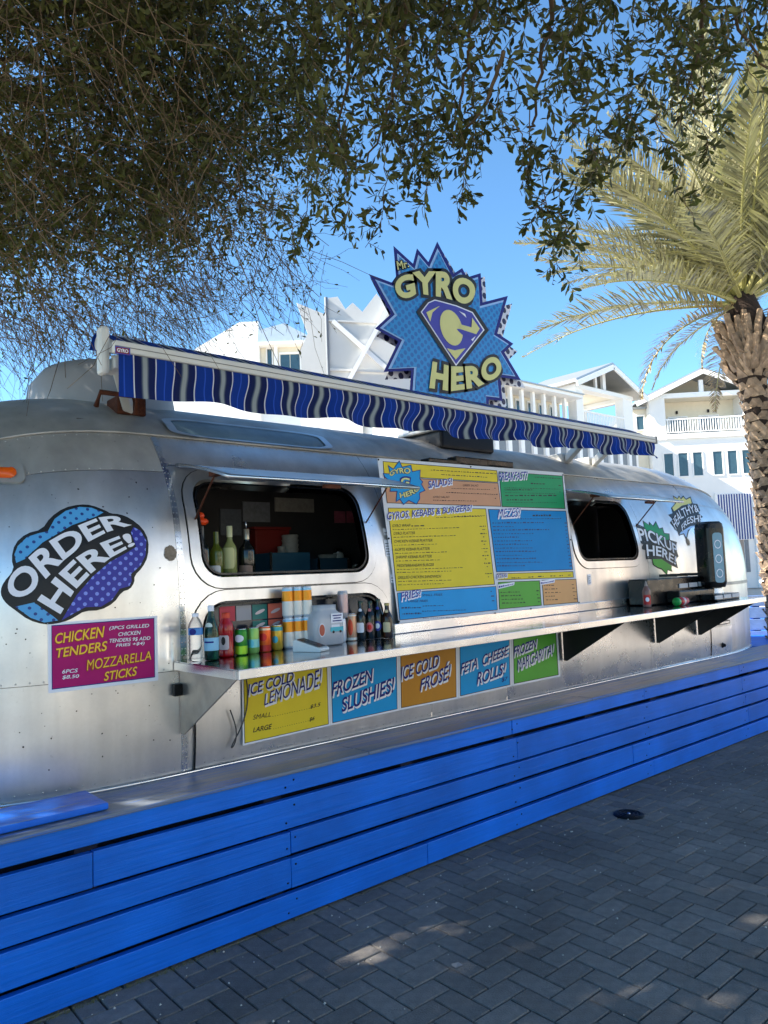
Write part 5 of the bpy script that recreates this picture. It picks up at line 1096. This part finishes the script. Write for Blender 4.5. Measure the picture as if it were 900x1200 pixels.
while u < -2.8:
    h.box(u, u+.16, -.1, .06, 8.76, 9.74, 'porch_post', M_trim); u += .82
for k in range(13): h.win(-14.0+.88*k, -14.0+.88*k+.5, 8.75, 9.5, -.9, 1, .05)
for k in range(19):
    u = -14.3+.9*k; h.box(u, u+.26, .001, .12, 5.2, 7.75, 'pilaster', M_trim); h.box(u+.3, u+.82, .001, .04, 5.3, 7.5, 'louvre', M_glz); h.box(u+.32, u+.42, .041, .06, 6.5, 6.6, 'latch', M_iron)
h.box(-14.5, 3.0, .001, .2, 7.76, 7.95, 'string_course', M_trim)
# --- left house with a dormer
h = Bld((15.47,22.63,0), (.75,-.66), 'white gable end house with a small dormer behind the awning bar')
h.box(-6.0, .45, -8, 0, 0, 9.2, 'wall', M_wht); G().prism([(-6.0,9.2),(.45,9.2),(.45,11.9),(-.3,11.9),(-2.07,10.9),(-3.4,9.6)], lambda a, b: h.pt(a, 0, b), lambda a, b: h.pt(a, -8, b)).build('gable_wall', M_wht, h.t)
h.box(.451, 4.5, -8, -.3, 0, 9.4, 'wall', M_wht); h.box(.46, 2.3, -3, -.35, 9.401, 11.0, 'dormer_wall', M_cream)
h.win(.72, .92, 9.6, 10.85, -.35, 1, .04); h.win(1.25, 2.05, 9.6, 10.6, -.35, 2, .05); h.box(1.02, 1.16, -.35, -.2, 9.4, 11.0, 'pilaster', M_trim)
G().prism([(.4,11.0),(2.6,11.0),(2.55,11.15),(1.5,11.75),(.45,11.5)], lambda a, b: h.pt(a, .1, b), lambda a, b: h.pt(a, -3.2, b)).build('dormer_roof', mat('pale_blue_metal_roof', S(168,182,196), .5, .2, var=.06), h.t)
h.box(.38, 2.62, -3.2, .16, 10.9, 10.999, 'dormer_eave', M_trim)
# --- jagged white board with a cross brace (the back of another sign)
h = Bld((8.05,7.13,0), (.80,-.60), 'blank white jagged sign board with a crossed brace behind the starburst', 'sign_back'); h.t['category'] = 'sign'
M_jag = mat('pale_grey_board', S(206,206,202), .7, var=.06, vs_=2)
jag = [(-.77,6.42),(-.53,6.31),(-.24,6.19),(-.21,6.5),(-.04,6.52),(.09,6.29),(.22,6.41),(.39,6.24),(.65,6.57),(.9,6.26),(1.15,6.4),(1.2,4.6),(-.25,4.6),(-.75,4.6),(-.71,5.21),(-.74,5.54),(-.59,5.86),(-.7,6.19)]
G().prism(jag, lambda a, b: h.pt(a, 0, b), lambda a, b: h.pt(a, -.03, b)).build('board', M_jag, h.t)
h.bar((-.14,.04,6.06), (.95,.04,5.03), .05, .075, 'brace', M_trim); h.bar((.9,.07,6.36), (.10,.07,4.98), .05, .075, 'brace', M_trim)
h.bar((-.25,.03,6.5), (-.25,.03,4.6), .05, .04, 'frame_bar', M_glz); h.bar((-.22,.025,6.08), (1.1,.025,6.0), .03, .03, 'frame_bar', M_jag); h.bar((-.22,.025,5.2), (1.1,.025,5.12), .03, .04, 'frame_bar', M_jag)
for u in (-.5, .95): h.box(u, u+.08, -.12, -.035, 0, 5.9, 'post', M_trim)
# --- houses across the plaza (they face the trailer and show only in its skin; the last two added to warm its reflection)
for k, (x, ww, hh, lab) in enumerate(((-2, 9, 8.5, 'cream sunlit house across the plaza with white trim'), (11, 10, 10, 'white sunlit house across the plaza with green shutters'), (25, 11, 9, 'peach sunlit house across the plaza with a flat roof'), (40, 12, 10.5, 'unseen tall cream house added at the end of the plaza for the reflection'), (56, 13, 9.5, 'unseen wide white house added at the end of the plaza for the reflection'))):
    h = Bld((x+ww/2, -17, 0), (-1, 0), lab, 'house'); cm = mat(('cream_stucco','white_stucco','peach_stucco')[k%3], ((.72,.64,.48,1),(.78,.76,.72,1),(.72,.54,.42,1))[k%3], .8, var=.05)
    h.box(-ww/2, ww/2, -8, 0, 0, hh, 'wall', cm); h.box(-ww/2-.2, ww/2+.2, -8.2, .25, hh, hh+.3, 'roof', M_roofm)
    for r in range(3):
        for c_ in range(5): h.win(-ww/2+.6+c_*(ww-.9)/5, -ww/2+1.7+c_*(ww-.9)/5, .8+r*2.8, 2.4+r*2.8, .0, 2, .08)

# ================================================================ PALM
def leafmat(name, col, tl=.35, rough=.5, var=.3, vs_=1.5):
    m = bpy.data.materials.new(name); m.use_nodes = True; n = m.node_tree.nodes; L = m.node_tree.links; b = n['Principled BSDF']
    at = n.new('ShaderNodeAttribute'); at.attribute_name = 'tone'; geo = n.new('ShaderNodeNewGeometry')
    r = n.new('ShaderNodeMapRange'); r.inputs[3].default_value = 1-var; r.inputs[4].default_value = 1+var; L.new(at.outputs['Fac'], r.inputs[0])
    q = n.new('ShaderNodeVectorMath'); q.operation = 'SCALE'; q.inputs[0].default_value = col[:3]; L.new(r.outputs[0], q.inputs['Scale']); L.new(q.outputs[0], b.inputs['Base Color'])
    b.inputs['Roughness'].default_value = rough; b.inputs['Specular IOR Level'].default_value = .4
    t = n.new('ShaderNodeBsdfTranslucent'); s2 = n.new('ShaderNodeVectorMath'); s2.operation = 'MULTIPLY'; s2.inputs[1].default_value = (1.25,1.35,.55); L.new(q.outputs[0], s2.inputs[0]); L.new(s2.outputs[0], t.inputs[0])
    mx = n.new('ShaderNodeMixShader'); mx.inputs[0].default_value = tl; L.new(b.outputs[0], mx.inputs[1]); L.new(t.outputs[0], mx.inputs[2]); L.new(mx.outputs[0], n['Material Output'].inputs[0]); MATS[name] = m; return m
M_frond = leafmat('palm_leaflet', S(148,144,112), .12, .45, .55); M_frondold = leafmat('dry_palm_leaflet', S(168,150,116), .1, .6, .35)
M_rachis = mat('palm_rachis', S(166,162,104), .5, var=.15); M_boot = mat('palm_boot', S(152,130,106), .9, var=.45, vs_=14, bump=.6, bs=50, rnd=.25); M_bark = mat('palm_bark', S(52,40,32), .95, var=.4, vs_=12, bump=.6, bs=40)  # boots paled for highlights, bark darkened for shade in the gaps between them
def bulk(name, v, f, m, parent, tone=None, smooth=False):
    """many small faces in one mesh; f is an (n,4) or (n,3) array"""
    v = np.asarray(v, np.float32); f = np.asarray(f, np.int32); me = bpy.data.meshes.new(name); k = f.shape[1]
    me.vertices.add(len(v)); me.vertices.foreach_set('co', v.ravel()); me.loops.add(f.size); me.loops.foreach_set('vertex_index', f.ravel())
    me.polygons.add(len(f)); me.polygons.foreach_set('loop_start', np.arange(0, f.size, k, dtype=np.int32)); me.polygons.foreach_set('loop_total', np.full(len(f), k, np.int32))
    me.update(calc_edges=True); me.validate(); me.materials.append(m)
    if tone is not None: a = me.attributes.new('tone', 'FLOAT', 'FACE'); a.data.foreach_set('value', np.asarray(tone, np.float32))
    if smooth: me.polygons.foreach_set('use_smooth', np.ones(len(f), bool))
    o = bpy.data.objects.new(name, me); COL.objects.link(o)
    if parent is not None: attach(o, parent)
    return o
base = np.array([9.98, .86, 0.]); topc = np.array([9.40, .80, 4.86])
palm = thing('palm_tree', 'tall date palm with a shaggy diamond patterned trunk and grey green fronds', 'palm tree', base)
def axis(z): t = z/topc[2]; return base+(topc-base)*t+np.array([.10, 0, 0])*math.sin(PI*t)*.6
def rad(z):
    return float(np.interp(z, [0, .5, 3.3, 3.75, 4.15, 4.55, 4.9], [.21, .165, .152, .185, .29, .28, .15]))
pts = [axis(z) for z in np.linspace(0, 4.9, 40)]; G().tube(pts, [rad(z)*.86 for z in np.linspace(0, 4.9, 40)], 16).build('trunk', M_bark, palm, True)
# leaf bases wrapping the trunk
def boot_mesh(ln, w_, out):
    v = [(-w_/2,.0,0),(w_/2,.0,0),(w_*.36,out*.55,ln*.55),(-w_*.36,out*.55,ln*.55),(-w_*.22,out,ln),(w_*.22,out,ln),(-w_*.45,out*.16,-.02),(w_*.45,out*.16,-.02),(0,out*.75,ln*.4),(0,out*1.2,ln*.98),(-w_*.2,out*.7,ln*1.02),(w_*.2,out*.7,ln*1.02)]
    f = [(0,3,8,6),(1,7,8,2),(6,8,7),(3,4,9,8),(2,8,9,5),(4,10,11,5),(4,5,9),(3,10,4),(2,5,11),(0,1,7,6)]
    me = bpy.data.meshes.new('leaf_base'); me.from_pydata(v, [], f); me.materials.append(M_boot); return me
bm_low = [boot_mesh(.085, .17, .055), boot_mesh(.075, .16, .045)]; bm_top = [boot_mesh(.25, .13, .13), boot_mesh(.21, .12, .15)]
k = 0; z = .55; rowi = 0
while z < 4.75 and k < 298:
    n_ = 8 if z < 3.8 else 11
    for j in range(n_):
        a = 2*PI*(j+.5*(rowi % 2))/n_+random.gauss(0, .06); up = z > 3.75
        o = bpy.data.objects.new('leaf_base', random.choice(bm_top if up else bm_low)); COL.objects.link(o); o.parent = palm; o.matrix_parent_inverse = Matrix.Translation(palm.location).inverted()
        c = axis(z); r = rad(z)*.80; o.location = (c[0]+r*math.cos(a), c[1]+r*math.sin(a), z+random.gauss(0, .012)); o.rotation_euler = (random.gauss(.0, .12), random.gauss(0, .1), a-PI/2); s = random.uniform(.85, 1.2); o.scale = (s, s, s); k += 1
    z += .115 if z < 3.75 else .085; rowi += 1
    if z > 3.3 and z < 3.75: z += .02
# fronds
def frond_mesh(L_, droop, seed, dry=False):
    rg = np.random.default_rng(seed); n = 22; s = np.linspace(0, 1, n)
    el0 = 0.; pth = [np.array([0., 0, 0])]; ang = 0.
    for i in range(1, n): ang = -droop*s[i]**1.5; pth.append(pth[-1]+np.array([math.cos(ang), 0, math.sin(ang)])*L_/n)
    pth = np.array(pth); g_ = G(); g_.tube(pth, np.interp(s, [0, .12, 1], [.035, .018, .003]), 5)
    nf = len(g_.f); v = list(g_.v); f = [list(q) for q in g_.f]; mi = [0]*nf
    for i in range(86):
        t = .10+.9*(i/85); p = np.array([np.interp(t, s, pth[:, c]) for c in range(3)]); d = (np.array([np.interp(min(1, t+.02), s, pth[:, c]) for c in range(3)])-p); d /= np.linalg.norm(d)+1e-9
        ll = L_*.155*math.sin(PI*min(1, .12+.88*t)**.8)*1.0+.06
        for sg in (-1, 1):
            dirv = d*(.55+.5*t)+np.array([0, sg, 0])*(1.0-.45*t)+np.array([0, 0, 1])*(.38+rg.normal(0, .16)); dirv += rg.normal(0, .08, 3); dirv /= np.linalg.norm(dirv)
            wv = np.cross(dirv, [0, 0, 1]); wv /= np.linalg.norm(wv)+1e-9; w_ = .012; l2 = ll*rg.uniform(.8, 1.1); k0 = len(v)
            mid = p+dirv*l2*.55; tip = p+dirv*l2+np.array([0, 0, -.10*l2])
            v += [tuple(p-wv*w_*.5), tuple(p+wv*w_*.5), tuple(mid+wv*w_), tuple(mid-wv*w_), tuple(tip)]; f += [[k0, k0+1, k0+2, k0+3], [k0+3, k0+2, k0+4]]; mi += [1, 1]
    me = bpy.data.meshes.new('frond'); me.from_pydata(v, [], f); me.materials.append(M_rachis); me.materials.append(M_frondold if dry else M_frond); me.polygons.foreach_set('material_index', mi)
    at = me.attributes.new('tone', 'FLOAT', 'FACE'); at.data.foreach_set('value', rg.random(len(f))); return me
fm = [frond_mesh(3.0, .5, 1), frond_mesh(2.8, .65, 2), frond_mesh(3.1, .4, 3), frond_mesh(2.7, .85, 4)]; fd = [frond_mesh(2.5, .9, 5, True), frond_mesh(2.3, 1.2, 6, True)]
RV = math.atan2(-.655, .751)   # the direction to the right across the view
def add_frond(az, el, me, sc=1., tw=0.):
    o = bpy.data.objects.new('frond', me); COL.objects.link(o); o.parent = palm; o.matrix_parent_inverse = Matrix.Translation(palm.location).inverted()
    c = axis(4.78); o.location = (c[0]+.08*math.cos(az), c[1]+.08*math.sin(az), 4.74+.2*max(0, math.sin(el))); o.rotation_mode = 'QUATERNION'
    o.rotation_quaternion = (Matrix.Rotation(az, 3, 'Z')@Matrix.Rotation(-el, 3, 'Y')@Matrix.Rotation(tw, 3, 'X')).to_quaternion(); o.scale = (sc, sc, sc)
for i in range(64):
    az = i*2.39996; q = i/64; el = math.radians(86-66*q+random.gauss(0, 5)); add_frond(az, el, random.choice(fm), random.uniform(.9, 1.1), random.gauss(0, .25))
for az, el in ((RV+PI+.15, -.02), (RV+PI-.2, .18), (RV+PI+.3, .32), (RV+PI, .5), (RV+PI-.4, .62), (RV+PI+.1, .78), (RV+PI+.55, .1)): add_frond(az, el, random.choice(fm[:3]), 1.0, random.gauss(0, .2))
for az, el, sc in ((RV+PI+.1, -.22, .85), (RV+PI+.45, -.38, .55), (RV+PI-.6, -.3, .6), (RV+.4, -.3, .8), (RV+1.4, -.2, .8)): add_frond(az, el, random.choice(fd), sc)
g = G()
for j in range(7):
    a = j*.9+RV+PI; c = axis(4.8); g.tube([c+np.array([.06*math.cos(a), .06*math.sin(a), 0]), c+np.array([.12*math.cos(a), .12*math.sin(a), .35]), c+np.array([.10*math.cos(a), .1*math.sin(a), .62+.05*j])], [.03, .035, .012], 6)
g.build('flower_sheath', mat('orange_sheath', S(196,140,56), .6, var=.2), palm, True)

# ================================================================ LIVE OAK OVERHEAD
M_oak = leafmat('oak_leaf', S(76,78,37), .26, .5, .45); M_oakbark = mat('oak_bark', S(92,80,66), .95, var=.35, vs_=14, bump=.7, bs=45); M_twig = mat('oak_twig', S(104,86,64), .9, var=.3, vs_=20)
oakb = np.array([-2.1, 1.2, 0.]); oak = thing('oak_tree', 'spreading live oak whose twiggy crown hangs over the trailer and the pavement', 'tree', oakb)
G().tube([oakb, oakb+[.05,.0,.6], oakb+[.15,-.05,1.4], oakb+[.2,-.1,2.3], oakb+[.35,-.2,3.1]], [.36,.26,.22,.21,.19], 14).build('trunk', M_oakbark, oak, True)
fork = oakb+np.array([.3, -.15, 2.9])
TP = []; TR = []                      # twig polylines
def curve(a, b, sag=.0, n=7, jit=.03):
    a = np.array(a, float); b = np.array(b, float); t = np.linspace(0, 1, n)[:, None]; p = a+(b-a)*t; p[:, 2] += sag*np.sin(PI*t[:, 0]); p[1:-1] += rng.normal(0, jit*np.linalg.norm(b-a), (n-2, 3)); return p
limbs = []
for tgt, r in ((at_d(60, 120, 5.6), .10), (at_d(-40, 60, 4.4), .09), (at_d(180, 40, 5.2), .08), (at_d(330, -60, 4.6), .07), (at_d(560, -120, 4.3), .07), (np.array([-4.5,-3,6.]), .1), (np.array([-1.5,4.2,6.4]), .1), (np.array([1.2,3.6,6.6]), .09), (np.array([-.5,-3.2,5.6]), .09), (at_d(820, -190, 4.6), .06)):
    p = curve(fork, tgt, .45, 9, .025); limbs.append(p); G().tube(p, np.linspace(r, r*.35, 9), 9).build('limb', M_oakbark, oak, True)
lp = np.concatenate(limbs)
def branch_px(pts, d0, d1, r0, r1):
    n = len(pts); k = np.interp(np.linspace(0, n-1, n*4), np.arange(n), np.arange(n)); P = []
    for t in k:
        i = min(n-2, int(t)); q = t-i; x = pts[i][0]*(1-q)+pts[i+1][0]*q; y = pts[i][1]*(1-q)+pts[i+1][1]*q; P.append(at_d(x, y, d0+(d1-d0)*t/(n-1)))
    P = np.array(P); P[1:-1] += rng.normal(0, .008, P[1:-1].shape); G().tube(P, np.linspace(r0, r1, len(P)), 7).build('branch', M_twig, oak, True); return P
branch_px([(-60,150),(0,163),(50,185),(100,205),(140,212)], 5.2, 5.8, .03, .012); branch_px([(-30,40),(0,75),(40,140),(75,210),(105,260)], 4.6, 5.4, .016, .005)
branch_px([(-20,65),(40,72),(90,100),(130,130),(155,160),(175,205)], 4.8, 5.4, .014, .004); branch_px([(420,-60),(412,40),(405,110),(390,180)], 3.6, 4.0, .012, .004)
branch_px([(640,-40),(650,20),(635,60),(628,140),(622,150)], 3.5, 3.9, .012, .004); branch_px([(560,-60),(556,30),(545,90),(530,170)], 3.5, 3.7, .012, .004); branch_px([(590,60),(575,110),(550,150),(530,170)], 3.4, 3.6, .009, .004)
branch_px([(830,-60),(825,20),(815,80),(790,150)], 3.8, 4.1, .012, .004); branch_px([(850,-30),(870,40),(905,90)], 3.8, 4.0, .008, .004); branch_px([(480,-40),(470,60),(455,130),(430,190)], 3.4, 3.8, .010, .004)
LB = []; LD = []; LS = []; LN = []     # leaf base, direction, length, normal hint
def sprig(P, D, ln, nl, size, twr=.0016):
    """a twig with leaves along it"""
    D = D/np.linalg.norm(D); n = 5; pts = [P]; d = D.copy()
    for i in range(n-1): d = d+rng.normal(0, .22, 3)+np.array([0, 0, -.07]); d /= np.linalg.norm(d); pts.append(pts[-1]+d*ln/(n-1))
    pts = np.array(pts); TP.append(pts); TR.append(twr)
    for i in range(nl):
        t = (i+.6)/nl*(n-1); k = min(n-2, int(t)); p = pts[k]+(pts[k+1]-pts[k])*(t-k); ax = pts[k+1]-pts[k]; ax /= np.linalg.norm(ax)
        q = rng.normal(0, 1, 3); q -= ax*np.dot(q, ax); q /= np.linalg.norm(q); dl = ax*rng.uniform(.25, .9)+q*rng.uniform(.5, 1.); 
        LB.append(p); LD.append(dl/np.linalg.norm(dl)); LS.append(size*rng.uniform(.7, 1.25)); LN.append(rng.normal(0, 1, 3)+[0, 0, .6])
def rand_in(poly, n, clump=None):
    a = np.array(poly, float); lo, hi = a.min(0), a.max(0); out = []
    cen = None
    if clump:
        P = rng.uniform(lo, hi, (clump[0]*6, 2)); cen = P[pip(P, poly)][:clump[0]]
    while len(out) < n:
        if cen is not None: P = cen[rng.integers(0, len(cen), 400)]+rng.normal(0, clump[1], (400, 2))
        else: P = rng.uniform(lo, hi, (400, 2))
        out += list(P[pip(P, poly)])
    return np.array(out[:n])
DN = np.array([0, 0, -1.])
REG_A = [(-260,-220),(330,-220),(345,60),(400,150),(385,215),(325,255),(290,290),(235,305),(180,325),(110,335),(60,345),(0,350),(-260,380)]
for q in rand_in(REG_A, 3900): 
    sprig(at_d(q[0], q[1], rng.uniform(4.6, 8.2)), rng.normal(0, 1, 3)+DN*.5, .22, 9, .044, .0013)
for q in rand_in([(-40,-60),(340,-60),(390,150),(320,250),(200,300),(100,300),(-40,320)], 1500, (60, 24)):
    sprig(at_d(q[0], q[1], rng.uniform(4.4, 6.)), rng.normal(0, 1, 3)+DN*.5, .22, 9, .044, .0014)
for q in rand_in([(-60,-80),(330,-80),(360,120),(330,230),(240,290),(120,300),(-60,330)], 1300, (70, 24)): sprig(at_d(q[0], q[1], rng.uniform(3.9, 5.2)), rng.normal(0, 1, 3)+DN*.6, .2, 9, .048, .0016)
for q in rand_in([(-60,-40),(200,-40),(290,120),(300,250),(200,330),(-60,330)], 170):
    sprig(at_d(q[0], q[1], rng.uniform(3.3, 4.2)), np.array([rng.normal(.3, .5), rng.normal(0, .5), rng.normal(-.6, .5)]), rng.uniform(.3, .8), rng.integers(0, 2), .03, rng.uniform(.0014, .0026))
REG_B = [(330,-180),(640,-180),(610,90),(590,150),(560,180),(540,225),(520,165),(480,190),(455,170),(440,120),(420,150),(400,200),(350,215)]
for q in rand_in(REG_B, 640, (34, 26)): sprig(at_d(q[0], q[1], rng.uniform(3.2, 4.6)), rng.normal(0, .8, 3)+DN*.7, .2, 9, .052, .0016)
for q in rand_in(REG_B, 160): sprig(at_d(q[0], q[1], rng.uniform(3.2, 5.2)), rng.normal(0, .8, 3)+DN*.7, .2, 9, .05, .0016)
REG_C = [(610,-180),(1100,-180),(1000,0),(905,25),(860,90),(825,120),(790,150),(750,175),(700,165),(660,180),(630,140),(605,110)]
for q in rand_in(REG_C, 460, (30, 24)): sprig(at_d(q[0], q[1], rng.uniform(3.3, 4.6)), rng.normal(0, .8, 3)+DN*.7, .2, 9, .052, .0016)
for q in rand_in(REG_C, 90): sprig(at_d(q[0], q[1], rng.uniform(3.3, 5.)), rng.normal(0, .8, 3)+DN*.7, .2, 8, .05, .0016)
strands = [[(440,110),(455,190),(452,250),(428,290)], [(480,170),(500,225),(496,255)], [(545,170),(545,215),(538,232)], [(600,90),(628,170),(645,250),(658,318),(672,335)], [(700,130),(690,190),(668,240)], [(770,130),(792,190),(800,232),(812,250)], [(735,110),(742,180)], [(405,140),(408,215),(402,280)], [(690,150),(700,210),(690,235)], [(640,230),(625,260)], [(655,250),(680,300)], [(370,190),(355,260),(352,285)], [(600,140),(622,185),(612,230)], [(650,140),(660,200),(655,230)], [(820,100),(830,170)], [(500,150),(480,215)], [(330,240),(345,275)]]
for st in strands:
    d = rng.uniform(3.3, 3.9); P = np.array([at_d(*poly_lerp(st, np.array([t]))[0], d+.05*t) for t in np.linspace(0, 1, 12)]); P[1:-1] += rng.normal(0, .012, (10, 3)); TP.append(P); TR.append(.0026); L_ = np.linalg.norm(np.diff(P, axis=0), axis=1).sum()
    for k in range(int(L_*26)):
        i = rng.integers(2, 11); f_r = rng.random(); p = P[i]+(P[min(11, i+1)]-P[i])*f_r; sprig(p, rng.normal(0, .7, 3)+DN*.6, .09, 6, .05, .0013)
# bare twigs at the left
REG_T = [(-120,60),(180,40),(300,180),(360,300),(330,330),(230,350),(160,405),(120,400),(40,395),(-120,420)]
for q in rand_in(REG_T, 1000):
    P = at_d(q[0], q[1], rng.uniform(4.2, 6.8)); D = np.array([rng.normal(.25, .5), rng.normal(-.1, .5), rng.normal(-.7, .4)]); sprig(P, D, rng.uniform(.25, .6), rng.integers(0, 3), .03, rng.uniform(.0013, .0028))
for q in rand_in([(-40,330),(240,300),(250,340),(190,400),(60,400),(-40,410)], 620):
    P = at_d(q[0], q[1], rng.uniform(5., 7.)); D = np.array([rng.normal(.4, .35), rng.normal(-.2, .4), rng.normal(-.55, .3)]); sprig(P, D, rng.uniform(.3, .7), rng.integers(0, 4), .026, rng.uniform(.0011, .002))
for q in rand_in([(220,300),(380,250),(390,330),(330,360),(250,350)], 60):
    sprig(at_d(q[0], q[1], rng.uniform(4.2, 5.4)), rng.normal(0, .6, 3)+DN*.5, rng.uniform(.2, .45), rng.integers(2, 6), .03, .0013)
for px, py, d in ((250,300,4.6),(300,280,4.4),(345,300,4.3),(200,330,5.),(150,350,5.4),(90,360,5.6),(40,350,6.)):
    for k in range(5): sprig(at_d(px+rng.normal(0, 18), py, d), np.array([rng.normal(.2, .5), rng.normal(0, .5), -.9]), rng.uniform(.4, .75), 4, .03, .0016)
# the unseen rest of the crown, which shades the pavement
for _ in range(9000):
    P = np.array([rng.uniform(-5, 2.8), rng.uniform(-4.5, 5.5), rng.uniform(4.6, 7.6)])
    px, py, dd = project(P)
    if dd > 0 and -60 < px < 960 and -60 < py < 1200: continue
    sprig(P, rng.normal(0, 1, 3), .3, 9, .11, .002)
for _ in range(2600):
    P = np.array([rng.uniform(-4.2, .6), rng.uniform(-.4, 3.2), rng.uniform(4.4, 7.)]); px, py, dd = project(P)
    if dd > 0 and -60 < px < 960 and -60 < py < 1200: continue
    sprig(P, rng.normal(0, 1, 3), .3, 9, .11, .002)
def leaves(B0, D0, Sz, Nh):
    B0 = np.array(B0); D0 = np.array(D0); Sz = np.array(Sz)[:, None]; Nh = np.array(Nh); W_ = np.cross(D0, Nh); W_ /= np.linalg.norm(W_, axis=1)[:, None]+1e-9; Nn = np.cross(W_, D0); n = len(B0)
    def q(t, w_, u): return B0+D0*Sz*t+W_*Sz*w_+Nn*Sz*u
    V = np.stack([q(0, 0, 0), q(.34, .125, .05), q(.72, .175, .045), q(1, 0, -.02), q(.72, -.175, .045), q(.34, -.125, .05)], 1).reshape(-1, 3)
    i = np.arange(n)[:, None]*6; F = np.concatenate([i+[0, 1, 2, 3], i+[0, 3, 4, 5]], 0); tn = rng.random(n); return V, F, np.r_[tn, tn]
V, F, tn = leaves(LB, LD, LS, LN)
o = bulk('crown', V, F, M_oak, oak, tn); o['kind'] = 'stuff'
def tubes(paths, radii, n=3):
    V = []; F = []; b = 0
    for P, r in zip(paths, radii):
        k = len(P); t = np.gradient(P, axis=0); t /= np.linalg.norm(t, axis=1)[:, None]+1e-9; a = np.cross(t, [.3, .5, .8]); a /= np.linalg.norm(a, axis=1)[:, None]+1e-9; c = np.cross(t, a); rr = np.linspace(r*1.3, r*.6, k)[:, None]
        for j in range(n): an = 2*PI*j/n; V.append(P+rr*(a*math.cos(an)+c*math.sin(an)))
        for j in range(n):
            j2 = (j+1) % n; i = np.arange(k-1); F.append(np.stack([b+j*k+i, b+j2*k+i, b+j2*k+i+1, b+j*k+i+1], 1))
        b += n*k
    return np.concatenate(V), np.concatenate(F)
V, F = tubes(TP, TR); o = bulk('twigs', V, F, M_twig, oak, np.zeros(len(F))); o['kind'] = 'stuff'
print('leaves', len(LB), 'twigs', len(TP), 'objects', len(bpy.data.objects))
